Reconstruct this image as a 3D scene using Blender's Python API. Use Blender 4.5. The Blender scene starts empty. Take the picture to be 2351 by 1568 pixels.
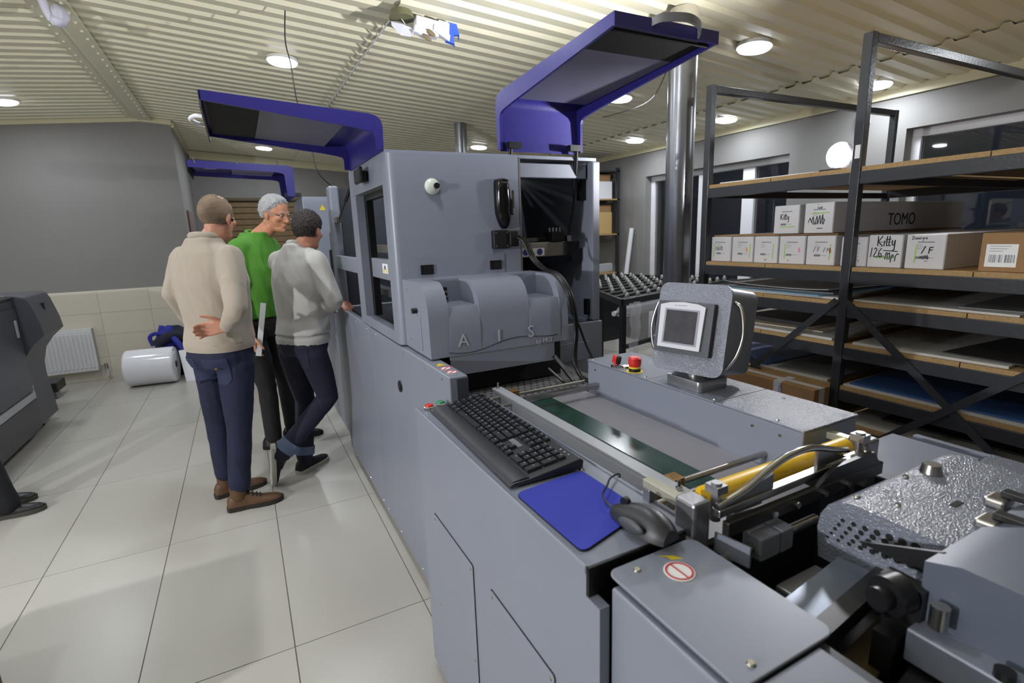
import bpy, bmesh, math, random
import numpy as np
from mathutils import Vector, Matrix, noise
from mathutils.bvhtree import BVHTree

# ------------------------------------------------------------------ camera, world, exposure
scene = bpy.context.scene
COL = scene.collection
random.seed(7)
CAM = Vector((0.0, 0.0, 1.55))
YAW, PITCH, ROLL = math.radians(27.172), math.radians(11.828), math.radians(-1.966)
_f = Vector((math.sin(YAW)*math.cos(PITCH), math.cos(YAW)*math.cos(PITCH), -math.sin(PITCH)))
_r = Vector((math.cos(YAW), -math.sin(YAW), 0))
_u = _r.cross(_f)
_r2 = _r*math.cos(ROLL) + _u*math.sin(ROLL)
_u2 = -_r*math.sin(ROLL) + _u*math.cos(ROLL)
cd = bpy.data.cameras.new('camera'); cam = bpy.data.objects.new('camera', cd); COL.objects.link(cam)
cam.matrix_world = Matrix(((_r2.x, _u2.x, -_f.x, CAM.x), (_r2.y, _u2.y, -_f.y, CAM.y), (_r2.z, _u2.z, -_f.z, CAM.z), (0, 0, 0, 1)))
cd.sensor_fit = 'HORIZONTAL'; cd.sensor_width = 36.0; cd.lens = 18.14; cd.clip_start = 0.02; cd.clip_end = 100
cd.dof.use_dof = True; cd.dof.focus_distance = 2.1; cd.dof.aperture_fstop = 4.0
scene.camera = cam
w = bpy.data.worlds.new('night'); scene.world = w; w.use_nodes = True
w.node_tree.nodes['Background'].inputs[0].default_value = (0.010, 0.013, 0.02, 1)
w.node_tree.nodes['Background'].inputs[1].default_value = 1.0
vs = scene.view_settings
vs.view_transform = 'Standard'; vs.look = 'None'; vs.gamma = 1.0; vs.use_curve_mapping = False
vs.exposure = -0.38
LED_W = 14.0       # each round ceiling panel
FLOOD_W = 66.0     # the work lamp on the rack
FLOOD2_W = 95.0    # its twin on a tripod left of the picture

# ------------------------------------------------------------------ helpers
PI = math.pi
def V(*a): return Vector(a)
def lin(c):
    return tuple((x/12.92 if x <= 0.04045 else ((x+0.055)/1.055)**2.4) for x in (v/255.0 for v in c))
MATS = {}
def mat(name, rgb, rough=0.5, metal=0.0, var=0.0, vscale=8.0, bump=0.0, bscale=60.0, emit=None, estr=0.0,
        trans=0.0, alpha=1.0, coat=0.0, rough_var=0.0, spec=0.5, sheen=0.0, bdetail=2.0, stretch=None, subsurf=0.0, rgb2=None):
    if name in MATS: return MATS[name]
    m = bpy.data.materials.new(name); m.use_nodes = True
    nt = m.node_tree; b = nt.nodes['Principled BSDF']
    c = lin(rgb) + (1.0,)
    b.inputs['Base Color'].default_value = c
    b.inputs['Roughness'].default_value = rough
    b.inputs['Metallic'].default_value = metal
    b.inputs['Specular IOR Level'].default_value = spec
    b.inputs['Coat Weight'].default_value = coat
    b.inputs['Transmission Weight'].default_value = trans
    b.inputs['Alpha'].default_value = alpha
    if sheen: b.inputs['Sheen Weight'].default_value = sheen
    if subsurf:
        b.inputs['Subsurface Weight'].default_value = subsurf
        b.inputs['Subsurface Radius'].default_value = (0.01, 0.004, 0.002)
    if emit:
        b.inputs['Emission Color'].default_value = lin(emit) + (1.0,)
        b.inputs['Emission Strength'].default_value = estr
    tc = None
    def coords():
        nonlocal tc
        if tc is None:
            t = nt.nodes.new('ShaderNodeTexCoord')
            if stretch:
                mp = nt.nodes.new('ShaderNodeMapping'); mp.inputs['Scale'].default_value = stretch
                nt.links.new(t.outputs['Object'], mp.inputs['Vector']); tc = mp.outputs['Vector']
            else: tc = t.outputs['Object']
        return tc
    if var or rgb2:
        n = nt.nodes.new('ShaderNodeTexNoise'); n.inputs['Scale'].default_value = vscale; n.inputs['Detail'].default_value = 4
        nt.links.new(coords(), n.inputs['Vector'])
        r = nt.nodes.new('ShaderNodeValToRGB'); e = r.color_ramp.elements
        e[0].position = 0.3; e[1].position = 0.7
        if rgb2:
            e[0].color = c; e[1].color = lin(rgb2) + (1.0,)
        else:
            e[0].color = tuple(x*(1-var) for x in c[:3]) + (1,); e[1].color = tuple(min(1, x*(1+var)) for x in c[:3]) + (1,)
        nt.links.new(n.outputs['Fac'], r.inputs['Fac']); nt.links.new(r.outputs['Color'], b.inputs['Base Color'])
        if rough_var:
            mr = nt.nodes.new('ShaderNodeMapRange'); mr.inputs['To Min'].default_value = max(0.02, rough-rough_var); mr.inputs['To Max'].default_value = rough+rough_var
            nt.links.new(n.outputs['Fac'], mr.inputs['Value']); nt.links.new(mr.outputs['Result'], b.inputs['Roughness'])
    if bump:
        n2 = nt.nodes.new('ShaderNodeTexNoise'); n2.inputs['Scale'].default_value = bscale; n2.inputs['Detail'].default_value = bdetail
        nt.links.new(coords(), n2.inputs['Vector'])
        bp = nt.nodes.new('ShaderNodeBump'); bp.inputs['Strength'].default_value = bump; bp.inputs['Distance'].default_value = 0.004
        nt.links.new(n2.outputs['Fac'], bp.inputs['Height']); nt.links.new(bp.outputs['Normal'], b.inputs['Normal'])
    MATS[name] = m
    return m

class MB:
    """collects shapes into one mesh"""
    def __init__(s): s.v = []; s.f = []
    def add(s, vs_, fs_):
        o = len(s.v); s.v += [tuple(p) for p in vs_]; s.f += [tuple(i+o for i in f) for f in fs_]; return s
    def box(s, x0, x1, y0, y1, z0, z1):
        x0, x1 = min(x0, x1), max(x0, x1); y0, y1 = min(y0, y1), max(y0, y1); z0, z1 = min(z0, z1), max(z0, z1)
        return s.add([(x0,y0,z0),(x1,y0,z0),(x1,y1,z0),(x0,y1,z0),(x0,y0,z1),(x1,y0,z1),(x1,y1,z1),(x0,y1,z1)],
                     [(0,3,2,1),(4,5,6,7),(0,1,5,4),(1,2,6,5),(2,3,7,6),(3,0,4,7)])
    def obox(s, c, a, b, d):
        """box with centre c and half-axis vectors a, b, d (right-handed)"""
        c, a, b, d = Vector(c), Vector(a), Vector(b), Vector(d)
        if a.cross(b).dot(d) < 0: d = -d
        p = [c-a-b-d, c+a-b-d, c+a+b-d, c-a+b-d, c-a-b+d, c+a-b+d, c+a+b+d, c-a+b+d]
        return s.add(p, [(0,3,2,1),(4,5,6,7),(0,1,5,4),(1,2,6,5),(2,3,7,6),(3,0,4,7)])
    def beam(s, p, q, w, h=None, up=(0,0,1)):
        p, q = Vector(p), Vector(q); h = w if h is None else h
        d = (q-p); a = d.normalized(); up = Vector(up)
        if abs(a.dot(up)) > 0.98: up = Vector((0,1,0)) if abs(a.y) < 0.9 else Vector((1,0,0))
        sd = a.cross(up).normalized(); u2 = sd.cross(a)
        return s.obox((p+q)/2, d/2, sd*w/2, u2*h/2)
    def cyl(s, p, q, r, n=20, r2=None, caps=True):
        p, q = Vector(p), Vector(q); r2 = r if r2 is None else r2
        a = (q-p).normalized(); t = Vector((0,0,1)) if abs(a.z) < 0.9 else Vector((1,0,0))
        x = a.cross(t).normalized(); y = a.cross(x)
        vs_ = []
        for c, rr in ((p, r), (q, r2)):
            for i in range(n):
                an = 2*PI*i/n; vs_.append(c + x*math.cos(an)*rr + y*math.sin(an)*rr)
        fs_ = [(i, (i+1) % n, n+(i+1) % n, n+i) for i in range(n)]
        if caps: fs_ += [tuple(range(n-1, -1, -1)), tuple(range(n, 2*n))]
        return s.add(vs_, fs_)
    def tube(s, pts, r, n=8, closed=False):
        pts = [Vector(p) for p in pts]; m = len(pts); rs = r if isinstance(r, (list, tuple)) else [r]*m
        vs_ = []; prev = None
        for i, p in enumerate(pts):
            a = (pts[(i+1) % m] - pts[i-1]) if (closed or 0 < i < m-1) else ((pts[1]-pts[0]) if i == 0 else (pts[-1]-pts[-2]))
            a.normalize()
            if prev is None:
                t = Vector((0,0,1)) if abs(a.z) < 0.9 else Vector((1,0,0)); x = a.cross(t).normalized()
            else:
                x = prev - a*prev.dot(a)
                x = x.normalized() if x.length > 1e-6 else a.orthogonal().normalized()
            prev = x; y = a.cross(x)
            for k in range(n):
                an = 2*PI*k/n; vs_.append(p + x*math.cos(an)*rs[i] + y*math.sin(an)*rs[i])
        fs_ = []
        for i in range(m if closed else m-1):
            j = (i+1) % m
            for k in range(n): fs_.append((i*n+k, i*n+(k+1) % n, j*n+(k+1) % n, j*n+k))
        if not closed: fs_ += [tuple(range(n-1, -1, -1)), tuple((m-1)*n+k for k in range(n))]
        return s.add(vs_, fs_)
    def prism(s, poly, axis, lo, hi):
        """polygon (a,b) extruded along axis; axis 'x': (a,b)=(y,z); 'y': (x,z); 'z': (x,y)"""
        def P(a, b, t): return {'x': (t,a,b), 'y': (a,t,b), 'z': (a,b,t)}[axis]
        n = len(poly); vs_ = [P(a,b,lo) for a,b in poly] + [P(a,b,hi) for a,b in poly]
        fs_ = [(i, (i+1) % n, n+(i+1) % n, n+i) for i in range(n)] + [tuple(range(n-1,-1,-1)), tuple(range(n,2*n))]
        return s.add(vs_, fs_)
    def plate(s, outer, t, holes=None): pass
    def loft(s, rings, caps=True):
        n = len(rings[0]); o = []
        for r in rings: o += list(r)
        fs_ = []
        for i in range(len(rings)-1):
            for k in range(n): fs_.append((i*n+k, i*n+(k+1) % n, (i+1)*n+(k+1) % n, (i+1)*n+k))
        if caps: fs_ += [tuple(range(n-1,-1,-1)), tuple((len(rings)-1)*n+k for k in range(n))]
        return s.add(o, fs_)
    def ell(s, c, rx, ry, rz, X=(1,0,0), Y=(0,1,0), Z=(0,0,1), n=20, m=12, fn=None):
        c, X, Y, Z = Vector(c), Vector(X), Vector(Y), Vector(Z)
        vs_ = [c - Z*rz]; 
        for j in range(1, m):
            th = PI*j/m - PI/2
            for i in range(n):
                ph = 2*PI*i/n
                d = (math.cos(th)*math.cos(ph), math.cos(th)*math.sin(ph), math.sin(th))
                k = fn(d) if fn else 1.0
                vs_.append(c + X*rx*d[0]*k + Y*ry*d[1]*k + Z*rz*d[2]*k)
        vs_.append(c + Z*rz*(fn((0,0,1)) if fn else 1))
        fs_ = [(0, 1+(i+1) % n, 1+i) for i in range(n)]
        for j in range(m-2):
            for i in range(n):
                a = 1+j*n
                fs_.append((a+i, a+(i+1) % n, a+n+(i+1) % n, a+n+i))
        L = len(vs_)-1; a = 1+(m-2)*n
        fs_ += [(a+i, a+(i+1) % n, L) for i in range(n)]
        return s.add(vs_, fs_)
    def xf(s, M):
        s.v = [tuple(M @ Vector(p)) for p in s.v]; return s

def rrect(x0, x1, y0, y1, r, n=5):
    pts = []
    for cx, cy, a0 in ((x1-r, y1-r, 0), (x0+r, y1-r, 90), (x0+r, y0+r, 180), (x1-r, y0+r, 270)):
        for i in range(n+1):
            a = math.radians(a0 + 90*i/n); pts.append((cx+r*math.cos(a), cy+r*math.sin(a)))
    return pts

BASE = {}
def finish(me, bevel, smooth):
    if bevel:
        bm = bmesh.new(); bm.from_mesh(me)
        bmesh.ops.remove_doubles(bm, verts=bm.verts, dist=1e-6)
        ed = [e for e in bm.edges if len(e.link_faces) == 2 and e.calc_face_angle(0) > 0.5]
        bmesh.ops.bevel(bm, geom=ed, offset=bevel, segments=2, profile=0.5, affect='EDGES', clamp_overlap=True)
        bm.to_mesh(me); bm.free()
    if smooth:
        me.shade_smooth(); me.set_sharp_from_angle(angle=math.radians(smooth))
def mesh_from(name, mb, m, base=(0,0,0), bevel=0, smooth=0):
    me = bpy.data.meshes.new(name); b = Vector(base)
    me.from_pydata([tuple(Vector(p)-b) for p in mb.v], [], mb.f); me.update()
    finish(me, bevel, smooth)
    if m: me.materials.append(m)
    return me
def part(name, mb, m, parent, bevel=0, smooth=0, label=None, kind=None):
    """a mesh in world coordinates parented to a thing (or part); keeps the thing's base as origin"""
    base = BASE.get(parent.name, (0,0,0))
    me = mesh_from(name, mb, m, base, bevel, smooth)
    o = bpy.data.objects.new(name, me); COL.objects.link(o); o.parent = parent
    BASE[o.name] = base
    if label: o['label'] = label
    if kind: o['kind'] = kind
    return o
def part_like(name, src, parent, delta):
    """another piece sharing mesh data, shifted"""
    o = bpy.data.objects.new(name, src.data); COL.objects.link(o); o.parent = parent
    o.location = delta; BASE[o.name] = tuple(Vector(BASE.get(parent.name, (0,0,0)))+Vector(delta))
    return o
def tag(o, label=None, cat=None, group=None, kind=None):
    if label: o['label'] = label
    if cat: o['category'] = cat
    if group: o['group'] = group
    if kind: o['kind'] = kind
    return o
def thing(name, label, cat, base, group=None, kind=None):
    o = bpy.data.objects.new(name, None); COL.objects.link(o); o.location = base
    o.empty_display_size = 0.05
    BASE[o.name] = tuple(base)
    return tag(o, label, cat, group, kind)
def single(name, mb, m, label, cat, group=None, bevel=0, smooth=0, kind=None):
    xs = [p[0] for p in mb.v]; ys = [p[1] for p in mb.v]; zs = [p[2] for p in mb.v]
    base = ((min(xs)+max(xs))/2, (min(ys)+max(ys))/2, min(zs))
    me = mesh_from(name, mb, m, base, bevel, smooth)
    o = bpy.data.objects.new(name, me); COL.objects.link(o); o.location = base
    BASE[o.name] = base
    return tag(o, label, cat, group, kind)
def struct(name, mb, m, bevel=0, smooth=0, label=None):
    return single(name, mb, m, label, None, bevel=bevel, smooth=smooth, kind='structure')
def text_mb(body, size, origin, u, v, depth=0.001, align='CENTER', shear=0.0):
    """raised lettering on the plane spanned by u (reading direction) and v (up)"""
    cu = bpy.data.curves.new('lettering', 'FONT'); cu.body = body; cu.size = size; cu.align_x = align; cu.extrude = depth; cu.shear = shear; cu.resolution_u = 3
    ob = bpy.data.objects.new('lettering', cu); COL.objects.link(ob)
    dg = bpy.context.evaluated_depsgraph_get(); me = bpy.data.meshes.new_from_object(ob.evaluated_get(dg))
    u, v = Vector(u).normalized(), Vector(v).normalized(); n = u.cross(v); o = Vector(origin)
    mb = MB(); mb.add([o + u*p.co.x + v*p.co.y + n*p.co.z for p in me.vertices], [tuple(f.vertices) for f in me.polygons])
    bpy.data.objects.remove(ob); bpy.data.curves.remove(cu); bpy.data.meshes.remove(me)
    return mb
def ribbon(mb, pts2, wid, o, u, v, lift=0.0006):
    """pen strokes: a flat raised line on plane (o,u,v)"""
    o, u, v = Vector(o), Vector(u).normalized(), Vector(v).normalized(); n = u.cross(v)
    for (a, b), (c, d) in zip(pts2[:-1], pts2[1:]):
        p, q = o+u*a+v*b, o+u*c+v*d
        if (q-p).length < 1e-6: continue
        t = (q-p).normalized(); sd = n.cross(t)*wid/2
        mb.add([p-sd, q-sd, q+sd, p+sd, p-sd+n*lift, q-sd+n*lift, q+sd+n*lift, p+sd+n*lift],
               [(4,5,6,7),(0,1,5,4),(1,2,6,5),(2,3,7,6),(3,0,4,7)])
    return mb
def smooth_pts(pts, k=6):
    """Catmull-Rom through the points"""
    pts = [Vector(p) for p in pts]; out = []
    for i in range(len(pts)-1):
        p0 = pts[i-1] if i else pts[0]; p1, p2 = pts[i], pts[i+1]; p3 = pts[i+2] if i+2 < len(pts) else pts[-1]
        for j in range(k):
            t = j/k
            out.append(0.5*((2*p1)+(p2-p0)*t+(2*p0-5*p1+4*p2-p3)*t*t+(3*p1-p0-3*p2+p3)*t**3))
    out.append(pts[-1]); return out

# ------------------------------------------------------------------ materials
GREY = mat('machine grey paint', (126,131,145), rough=0.36, var=0.03, vscale=3, bump=0.04, bscale=300, spec=0.5)
HAMMER = mat('hammered grey paint', (118,123,136), rough=0.22, bump=0.65, bscale=260, spec=0.7, bdetail=1.0)
DGREY = mat('dark grey paint', (62,65,74), rough=0.45, var=0.04)
BLACK = mat('black plastic', (18,18,21), rough=0.4)
BLACKM = mat('matte black', (10,10,12), rough=0.8)
BLUE = mat('cover blue paint', (45,41,116), rough=0.3, bump=0.1, bscale=260)
BLUEIN = mat('cover inner liner', (104,103,122), rough=0.5)
STEEL = mat('brushed steel', (176,174,170), rough=0.3, metal=1.0, var=0.05, vscale=30)
CHROME = mat('polished steel', (205,205,205), rough=0.14, metal=1.0)
ALU = mat('cast aluminium', (150,150,154), rough=0.4, metal=0.85, bump=0.1, bscale=150)
BRASS = mat('brass block', (150,118,70), rough=0.4, metal=0.7)
WHITE = mat('white plastic', (225,226,230), rough=0.35)
RED = mat('red plastic', (205,45,38), rough=0.4)
GREEN = mat('green plastic', (38,140,90), rough=0.35)
YELLOW = mat('yellow rubber', (225,180,30), rough=0.35)
STICKW = mat('sticker white', (232,232,232), rough=0.5)
STICKR = mat('sticker red', (190,60,70), rough=0.5)
STICKY = mat('sticker yellow', (225,200,40), rough=0.5)
STICKB = mat('sticker blue', (40,50,130), rough=0.5)
CARTON = mat('brown cardboard', (150,115,78), rough=0.8, var=0.06, vscale=12)
WCARTON = mat('white cardboard', (205,203,206), rough=0.7, var=0.03, vscale=10)
CHIP = mat('chipboard', (165,135,92), rough=0.75, var=0.14, vscale=90)
RACKM = mat('black rack enamel', (52,53,58), rough=0.3, var=0.06, vscale=20, bump=0.15, bscale=80)
INK = mat('marker ink', (30,30,36), rough=0.7)
INKG = mat('grey print', (120,120,128), rough=0.7)
HILITE = mat('green highlighter', (150,200,70), rough=0.7)
HILITEP = mat('pink highlighter', (225,140,160), rough=0.7)
HILITEO = mat('orange highlighter', (225,150,70), rough=0.7)
# ------------------------------------------------------------------ the room
XL, XR, YF, YB, YFAR = -5.0, 4.9, -3.6, 7.62, 9.8      # left, right, front (behind camera), back wall, far wall
XC = -0.535                                             # corner where the back wall ends
def zc(x): return 2.967 - 0.07*(x+0.83) if x > -0.83 else 2.967 + 0.088*(x+0.83)
FLOORM = mat('porcelain tile', (178,174,166), rough=0.30, var=0.025, vscale=1.3, rough_var=0.05)
GROUT = mat('tile grout', (120,114,104), rough=0.9)
WALLM = mat('grey wall paint', (130,128,126), rough=0.7, var=0.03, vscale=1.2)
WTILE = mat('beige wall tile', (214,206,191), rough=0.3, var=0.03, vscale=2)
CEILM = mat('cream sheet metal', (222,217,192), rough=0.38, var=0.03, vscale=1.0)
TRIMM = mat('cream trim', (205,198,165), rough=0.45)
FRAMEM = mat('white window frame', (225,224,228), rough=0.35)
GLASS = mat('window glass', (255,255,255), rough=0.02, trans=1.0, spec=0.6)
GLASS.node_tree.nodes['Principled BSDF'].inputs['IOR'].default_value = 1.5

# floor: grout bed and every tile
fl = struct('floor', MB().box(XL-0.3, XR+0.4, YF-0.3, YFAR+0.3, -0.12, -0.003), GROUT)
TX, TY = 0.52, 1.085
src = None
x0s = [0.003 + TX*k for k in range(-10, 10)]
y0s = [1.946 + TY*k for k in range(-6, 8)]
for i, x0 in enumerate(x0s):
    for j, y0 in enumerate(y0s):
        if x0 > XR or x0+TX < XL or y0 > YFAR or y0+TY < YF: continue
        if src is None:
            g = 0.0022
            src = part('tile', MB().box(x0+g, x0+TX-g, y0+g, y0+TY-g, -0.004, 0.0), FLOORM, fl); sx, sy = x0, y0
        else: part_like('tile', src, fl, (x0-sx, y0-sy, 0))

# ceiling: profiled metal sheets on both roof slopes
PITCH_R = 0.143
def sheet(xa, xb, dz):
    mb = MB(); prof = []
    y = YF-0.2
    while y < YFAR+0.2:
        for dy, h in ((0.0, 0.0), (0.070, 0.0), (0.088, 0.024), (0.125, 0.024)): prof.append((y+dy, h))
        y += PITCH_R
    n = len(prof); vs_ = []
    for x in (xa, xb):
        for (yy, h) in prof: vs_.append((x, yy, zc(x)+0.028+dz+h))
    for x in (xa, xb):
        for (yy, h) in prof: vs_.append((x, yy, zc(x)+0.0292+dz+h))
    fs_ = []
    for k in range(n-1):
        fs_.append((k, k+1, n+k+1, n+k)); fs_.append((2*n+k, 3*n+k, 3*n+k+1, 2*n+k+1))
        fs_.append((k, 2*n+k, 2*n+k+1, k+1)); fs_.append((n+k, n+k+1, 3*n+k+1, 3*n+k))
    return mb.add(vs_, fs_)
ce = struct('ceiling', MB().box(XL-0.3, XR+0.4, YF-0.3, YFAR+0.3, 3.12, 3.2), mat('roof deck', (90,88,80), rough=0.9))
for xa, xb, dz in ((XL-0.1, -0.83, 0.0), (-0.83, 1.05, 0.014), (1.0, 4.20, 0.0), (4.14, XR+0.1, -0.014)):
    part('sheet', sheet(xa, xb, dz), CEILM, ce)
# ridge strip with its two rows of fixings
rc = struct('trim_1', MB().prism([(-0.94, zc(-0.94)+0.026), (-0.855, zc(-0.83)+0.020), (-0.84, zc(-0.83)+0.006), (-0.72, zc(-0.72)+0.012), (-0.72, zc(-0.72)+0.03), (-0.83, zc(-0.83)+0.026), (-0.94, zc(-0.94)+0.03)], 'y', YF, YB), CEILM)
mb = MB(); y = 0.5
while y < 7.4:
    for sx_ in (-0.915, -0.75): mb.cyl((sx_, y, zc(sx_)+0.028), (sx_, y, zc(sx_)+(0.018 if sx_ < -0.8 else 0.002)), 0.009, 6)
    y += 0.155
part('fixings', mb, mat('bright rivet', (230,226,205), rough=0.4), rc, kind='stuff')

# back wall (left), with wall tiles below
bw = struct('wall_back', MB().prism([(XL, 0), (XC, 0), (XC, zc(XC)+0.1), (-0.83, zc(-0.83)+0.1), (XL, zc(XL)+0.1)], 'y', YB, YB+0.12), WALLM)
src = None; tw, th = 0.50, 0.265
for i in range(9):
    for j in range(4):
        xa = XC-0.004-tw*(i+1)
        if src is None: src = part('wall_tile', MB().box(xa+0.001, xa+tw-0.001, YB-0.012, YB+0.002, 0.0, th-0.002), WTILE, bw); s0 = xa
        else: part_like('wall_tile', src, bw, (xa-s0, 0, th*j))
sw = struct('wall_side', MB().box(XC-0.12, XC, YB+0.12, YFAR, 0, 3.05), WALLM)
fw = struct('wall_far', MB().box(XC-0.12, XR+0.3, YFAR, YFAR+0.12, 0, 3.05), WALLM)
struct('wall_left', MB().box(XL-0.12, XL, YF, YB, 0, 2.75), WTILE)
struct('wall_front', MB().box(XL-0.12, XR+0.3, YF-0.12, YF, 0, 3.05), WALLM)
# right wall with two openings
W1 = (3.45, 5.50, 0.02, 2.225); W2 = (-0.4, 2.44, 0.90, 2.27)
T = 0.30
mb = MB()
mb.box(XR, XR+T, W1[1], YFAR, 0, 2.62).box(XR, XR+T, W1[0], W1[1], W1[3], 2.62).box(XR, XR+T, W1[0], W1[1], 0, W1[2])
mb.box(XR, XR+T, W2[1], W1[0], 0, 2.62).box(XR, XR+T, W2[0], W2[1], W2[3], 2.62).box(XR, XR+T, W2[0], W2[1], 0, W2[2])
mb.box(XR, XR+T, YF, W2[0], 0, 2.62)
struct('wall_right', mb, WALLM)
def window(name, o, verts, sill=True, rail=None):
    y0, y1, z0, z1 = o; x0, x1 = XR+0.10, XR+0.17; fr = 0.065
    root = thing(name, None, None, (x0, (y0+y1)/2, z0), kind='structure')
    mb = MB().box(x0, x1, y0, y1, z1-fr, z1).box(x0, x1, y0, y1, z0, z0+fr).box(x0, x1, y0, y0+fr, z0+fr, z1-fr).box(x0, x1, y1-fr, y1, z0+fr, z1-fr)
    part('window_frame', mb, FRAMEM, root, bevel=0.006)
    edges = [y0+fr] 
    for yc, wd in verts:
        part('mullion', MB().box(x0-0.006, x1, yc-wd/2, yc+wd/2, z0+fr, z1-fr), FRAMEM, root, bevel=0.006)
        edges += [yc-wd/2, yc+wd/2]
    edges.append(y1-fr)
    for a, b in zip(edges[::2], edges[1::2]):
        part('pane', MB().box(x0+0.03, x0+0.045, a, b, z0+fr, z1-fr), GLASS, root)
    return root
w1 = window('window_1', W1, [(3.98, 0.15), (4.62, 0.12), (5.18, 0.05)])
part('handle', MB().box(XR+0.05, XR+0.075, 4.600, 4.625, 0.98, 1.12).box(XR+0.06, XR+0.10, 4.603, 4.622, 1.0, 1.03), WHITE, w1, bevel=0.004)
w2 = window('window_2', W2, [(1.58, 0.12), (0.5, 0.12)])
# trims under the ceiling
struct('trim_2', MB().prism([(XL, zc(XL)-0.01), (-0.83, zc(-0.83)-0.01), (XC+0.01, zc(XC)-0.01), (XC+0.01, zc(XC)+0.05), (-0.83, zc(-0.83)+0.05), (XL, zc(XL)+0.05)], 'y', YB-0.03, YB-0.001), TRIMM)
struct('trim_3', MB().box(XR-0.03, XR-0.001, YF, YFAR, 2.525, 2.60), TRIMM)
struct('trim_4', MB().box(XC+0.001, XC+0.03, YB, YFAR, zc(XC)-0.03, zc(XC)+0.03), TRIMM)
struct('trim_5', MB().prism([(XC+0.03, zc(XC)-0.09), (XR-0.03, zc(XR)-0.05), (XR-0.03, zc(XR)+0.03), (XC+0.03, zc(XC)+0.03)], 'y', YFAR-0.03, YFAR-0.001), TRIMM)
# brown slatted shutter on the far wall
rs = thing('roller_shutter', 'brown slatted roller shutter on the far wall behind the grey-haired man', 'shutter', (0.6, YFAR-0.03, 0.1))
SL = mat('brown slat', (112,90,56), rough=0.6, var=0.12, vscale=14)
src = None
for k in range(22):
    z0 = 0.12+0.095*k
    if src is None:
        src = part('slat', MB().box(-0.35, 1.75, YFAR-0.05, YFAR-0.012, z0, z0+0.088), SL, rs, bevel=0.008)
    else: part_like('slat', src, rs, (0, 0, 0.095*k))
part('shutter_box', MB().box(-0.40, 1.80, YFAR-0.10, YFAR-0.002, 2.215, 2.26), mat('shutter box', (78,66,40), rough=0.6), rs)
# framed board on the side wall
single('wall_board', MB().box(XC+0.002, XC+0.02, 8.0, 8.6, 1.45, 1.98), mat('mauve board', (120,100,98), rough=0.6), 'narrow mauve board on the side wall beside the balding man', 'board')
# alarm sensor on the right wall
single('wall_sensor', MB().box(XR-0.06, XR-0.001, 2.72, 2.80, 2.36, 2.46), WHITE, 'small white sensor box high on the right wall behind the rack', 'sensor', bevel=0.01)

# ------------------------------------------------------------------ columns
def column(x, y, r, label, ztop):
    t = thing('column', label, 'column', (x, y, 0), group='steel columns')
    mb = MB(); n = 40
    mb.cyl((x, y, 0.012), (x, y, ztop), r, n)
    part('shaft', mb, mat('galvanised tube', (150,152,158), rough=0.27, metal=0.9, var=0.06, vscale=5, stretch=(1,1,0.3)), t, smooth=40)
    part('base_plate', MB().box(x-r*1.7, x+r*1.7, y-r*1.7, y+r*1.7, 0.0, 0.012), STEEL, t)
    if r > 0.07: part('collar', MB().cyl((x, y, ztop-0.13), (x, y, ztop), r*1.008, n), mat('beige column top', (190,184,165), rough=0.4), t, smooth=40)  # thin beige skin around the top of the thick column
column(2.43, 2.43, 0.081, 'thick shiny steel column rising behind the touch screen', zc(2.43)+0.03)
column(2.37, 5.70, 0.068, 'distant steel column seen above the machine cabin', zc(2.37)+0.03)

# ------------------------------------------------------------------ round ceiling lights
LEDM = mat('led diffuser', (255,255,255), emit=(244,246,255), estr=16.0)
LEDH = mat('led housing', (235,235,235), rough=0.4)
def led(x, y, label, group='round ceiling lights'):
    z = zc(x); sl = -0.07 if x > -0.83 else 0.088
    nrm = Vector((sl, 0, -1)).normalized()     # facing down, square to the roof slope
    nrm = Vector((-0.07 if x > -0.83 else 0.088, 0, -1)).normalized()
    t = thing('ceiling_light', label, 'ceiling light', (x, y, z), group=group)
    c = Vector((x, y, z)); up = -nrm
    mb = MB().cyl(c+up*0.035, c+up*0.010, 0.106, 36, r2=0.110)
    part('housing', mb, LEDH, t, smooth=40)
    part('diffuser', MB().cyl(c+up*0.010, c-up*0.004, 0.108, 36, r2=0.098), LEDM, t)
    ld = bpy.data.lights.new('led_light', 'AREA'); ld.shape = 'DISK'; ld.size = 0.19; ld.energy = LED_W; ld.color = (0.87, 0.935, 1.0)
    lo = bpy.data.objects.new('led_light', ld); COL.objects.link(lo)
    lo.parent = t; lo.location = -up*0.008
    lo.rotation_euler = nrm.to_track_quat('-Z', 'Y').to_euler()
led(0.47, 4.58, 'round ceiling light above the blue cover on the left, a black cable hanging past it')
led(-1.76, 6.70, 'round ceiling light cut by the left edge of the photo')
led(0.506, 8.0, 'upper of two round ceiling lights under the left blue cover')
led(0.506, 8.68, 'lower of two round ceiling lights under the left blue cover')
led(3.05, 6.73, 'round ceiling light right of the distant column, between the open blue covers')
led(4.45, 5.20, 'round ceiling light between the right blue cover and the steel column')
led(4.53, 3.92, 'round ceiling light framed by the far rack posts')
led(3.18, 2.55, 'large round ceiling light right of the column top')
led(4.61, 2.55, 'round ceiling light half hidden behind the tall rack post')
led(3.18, 3.93, 'round ceiling light peeking out below the right blue cover')
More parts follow.
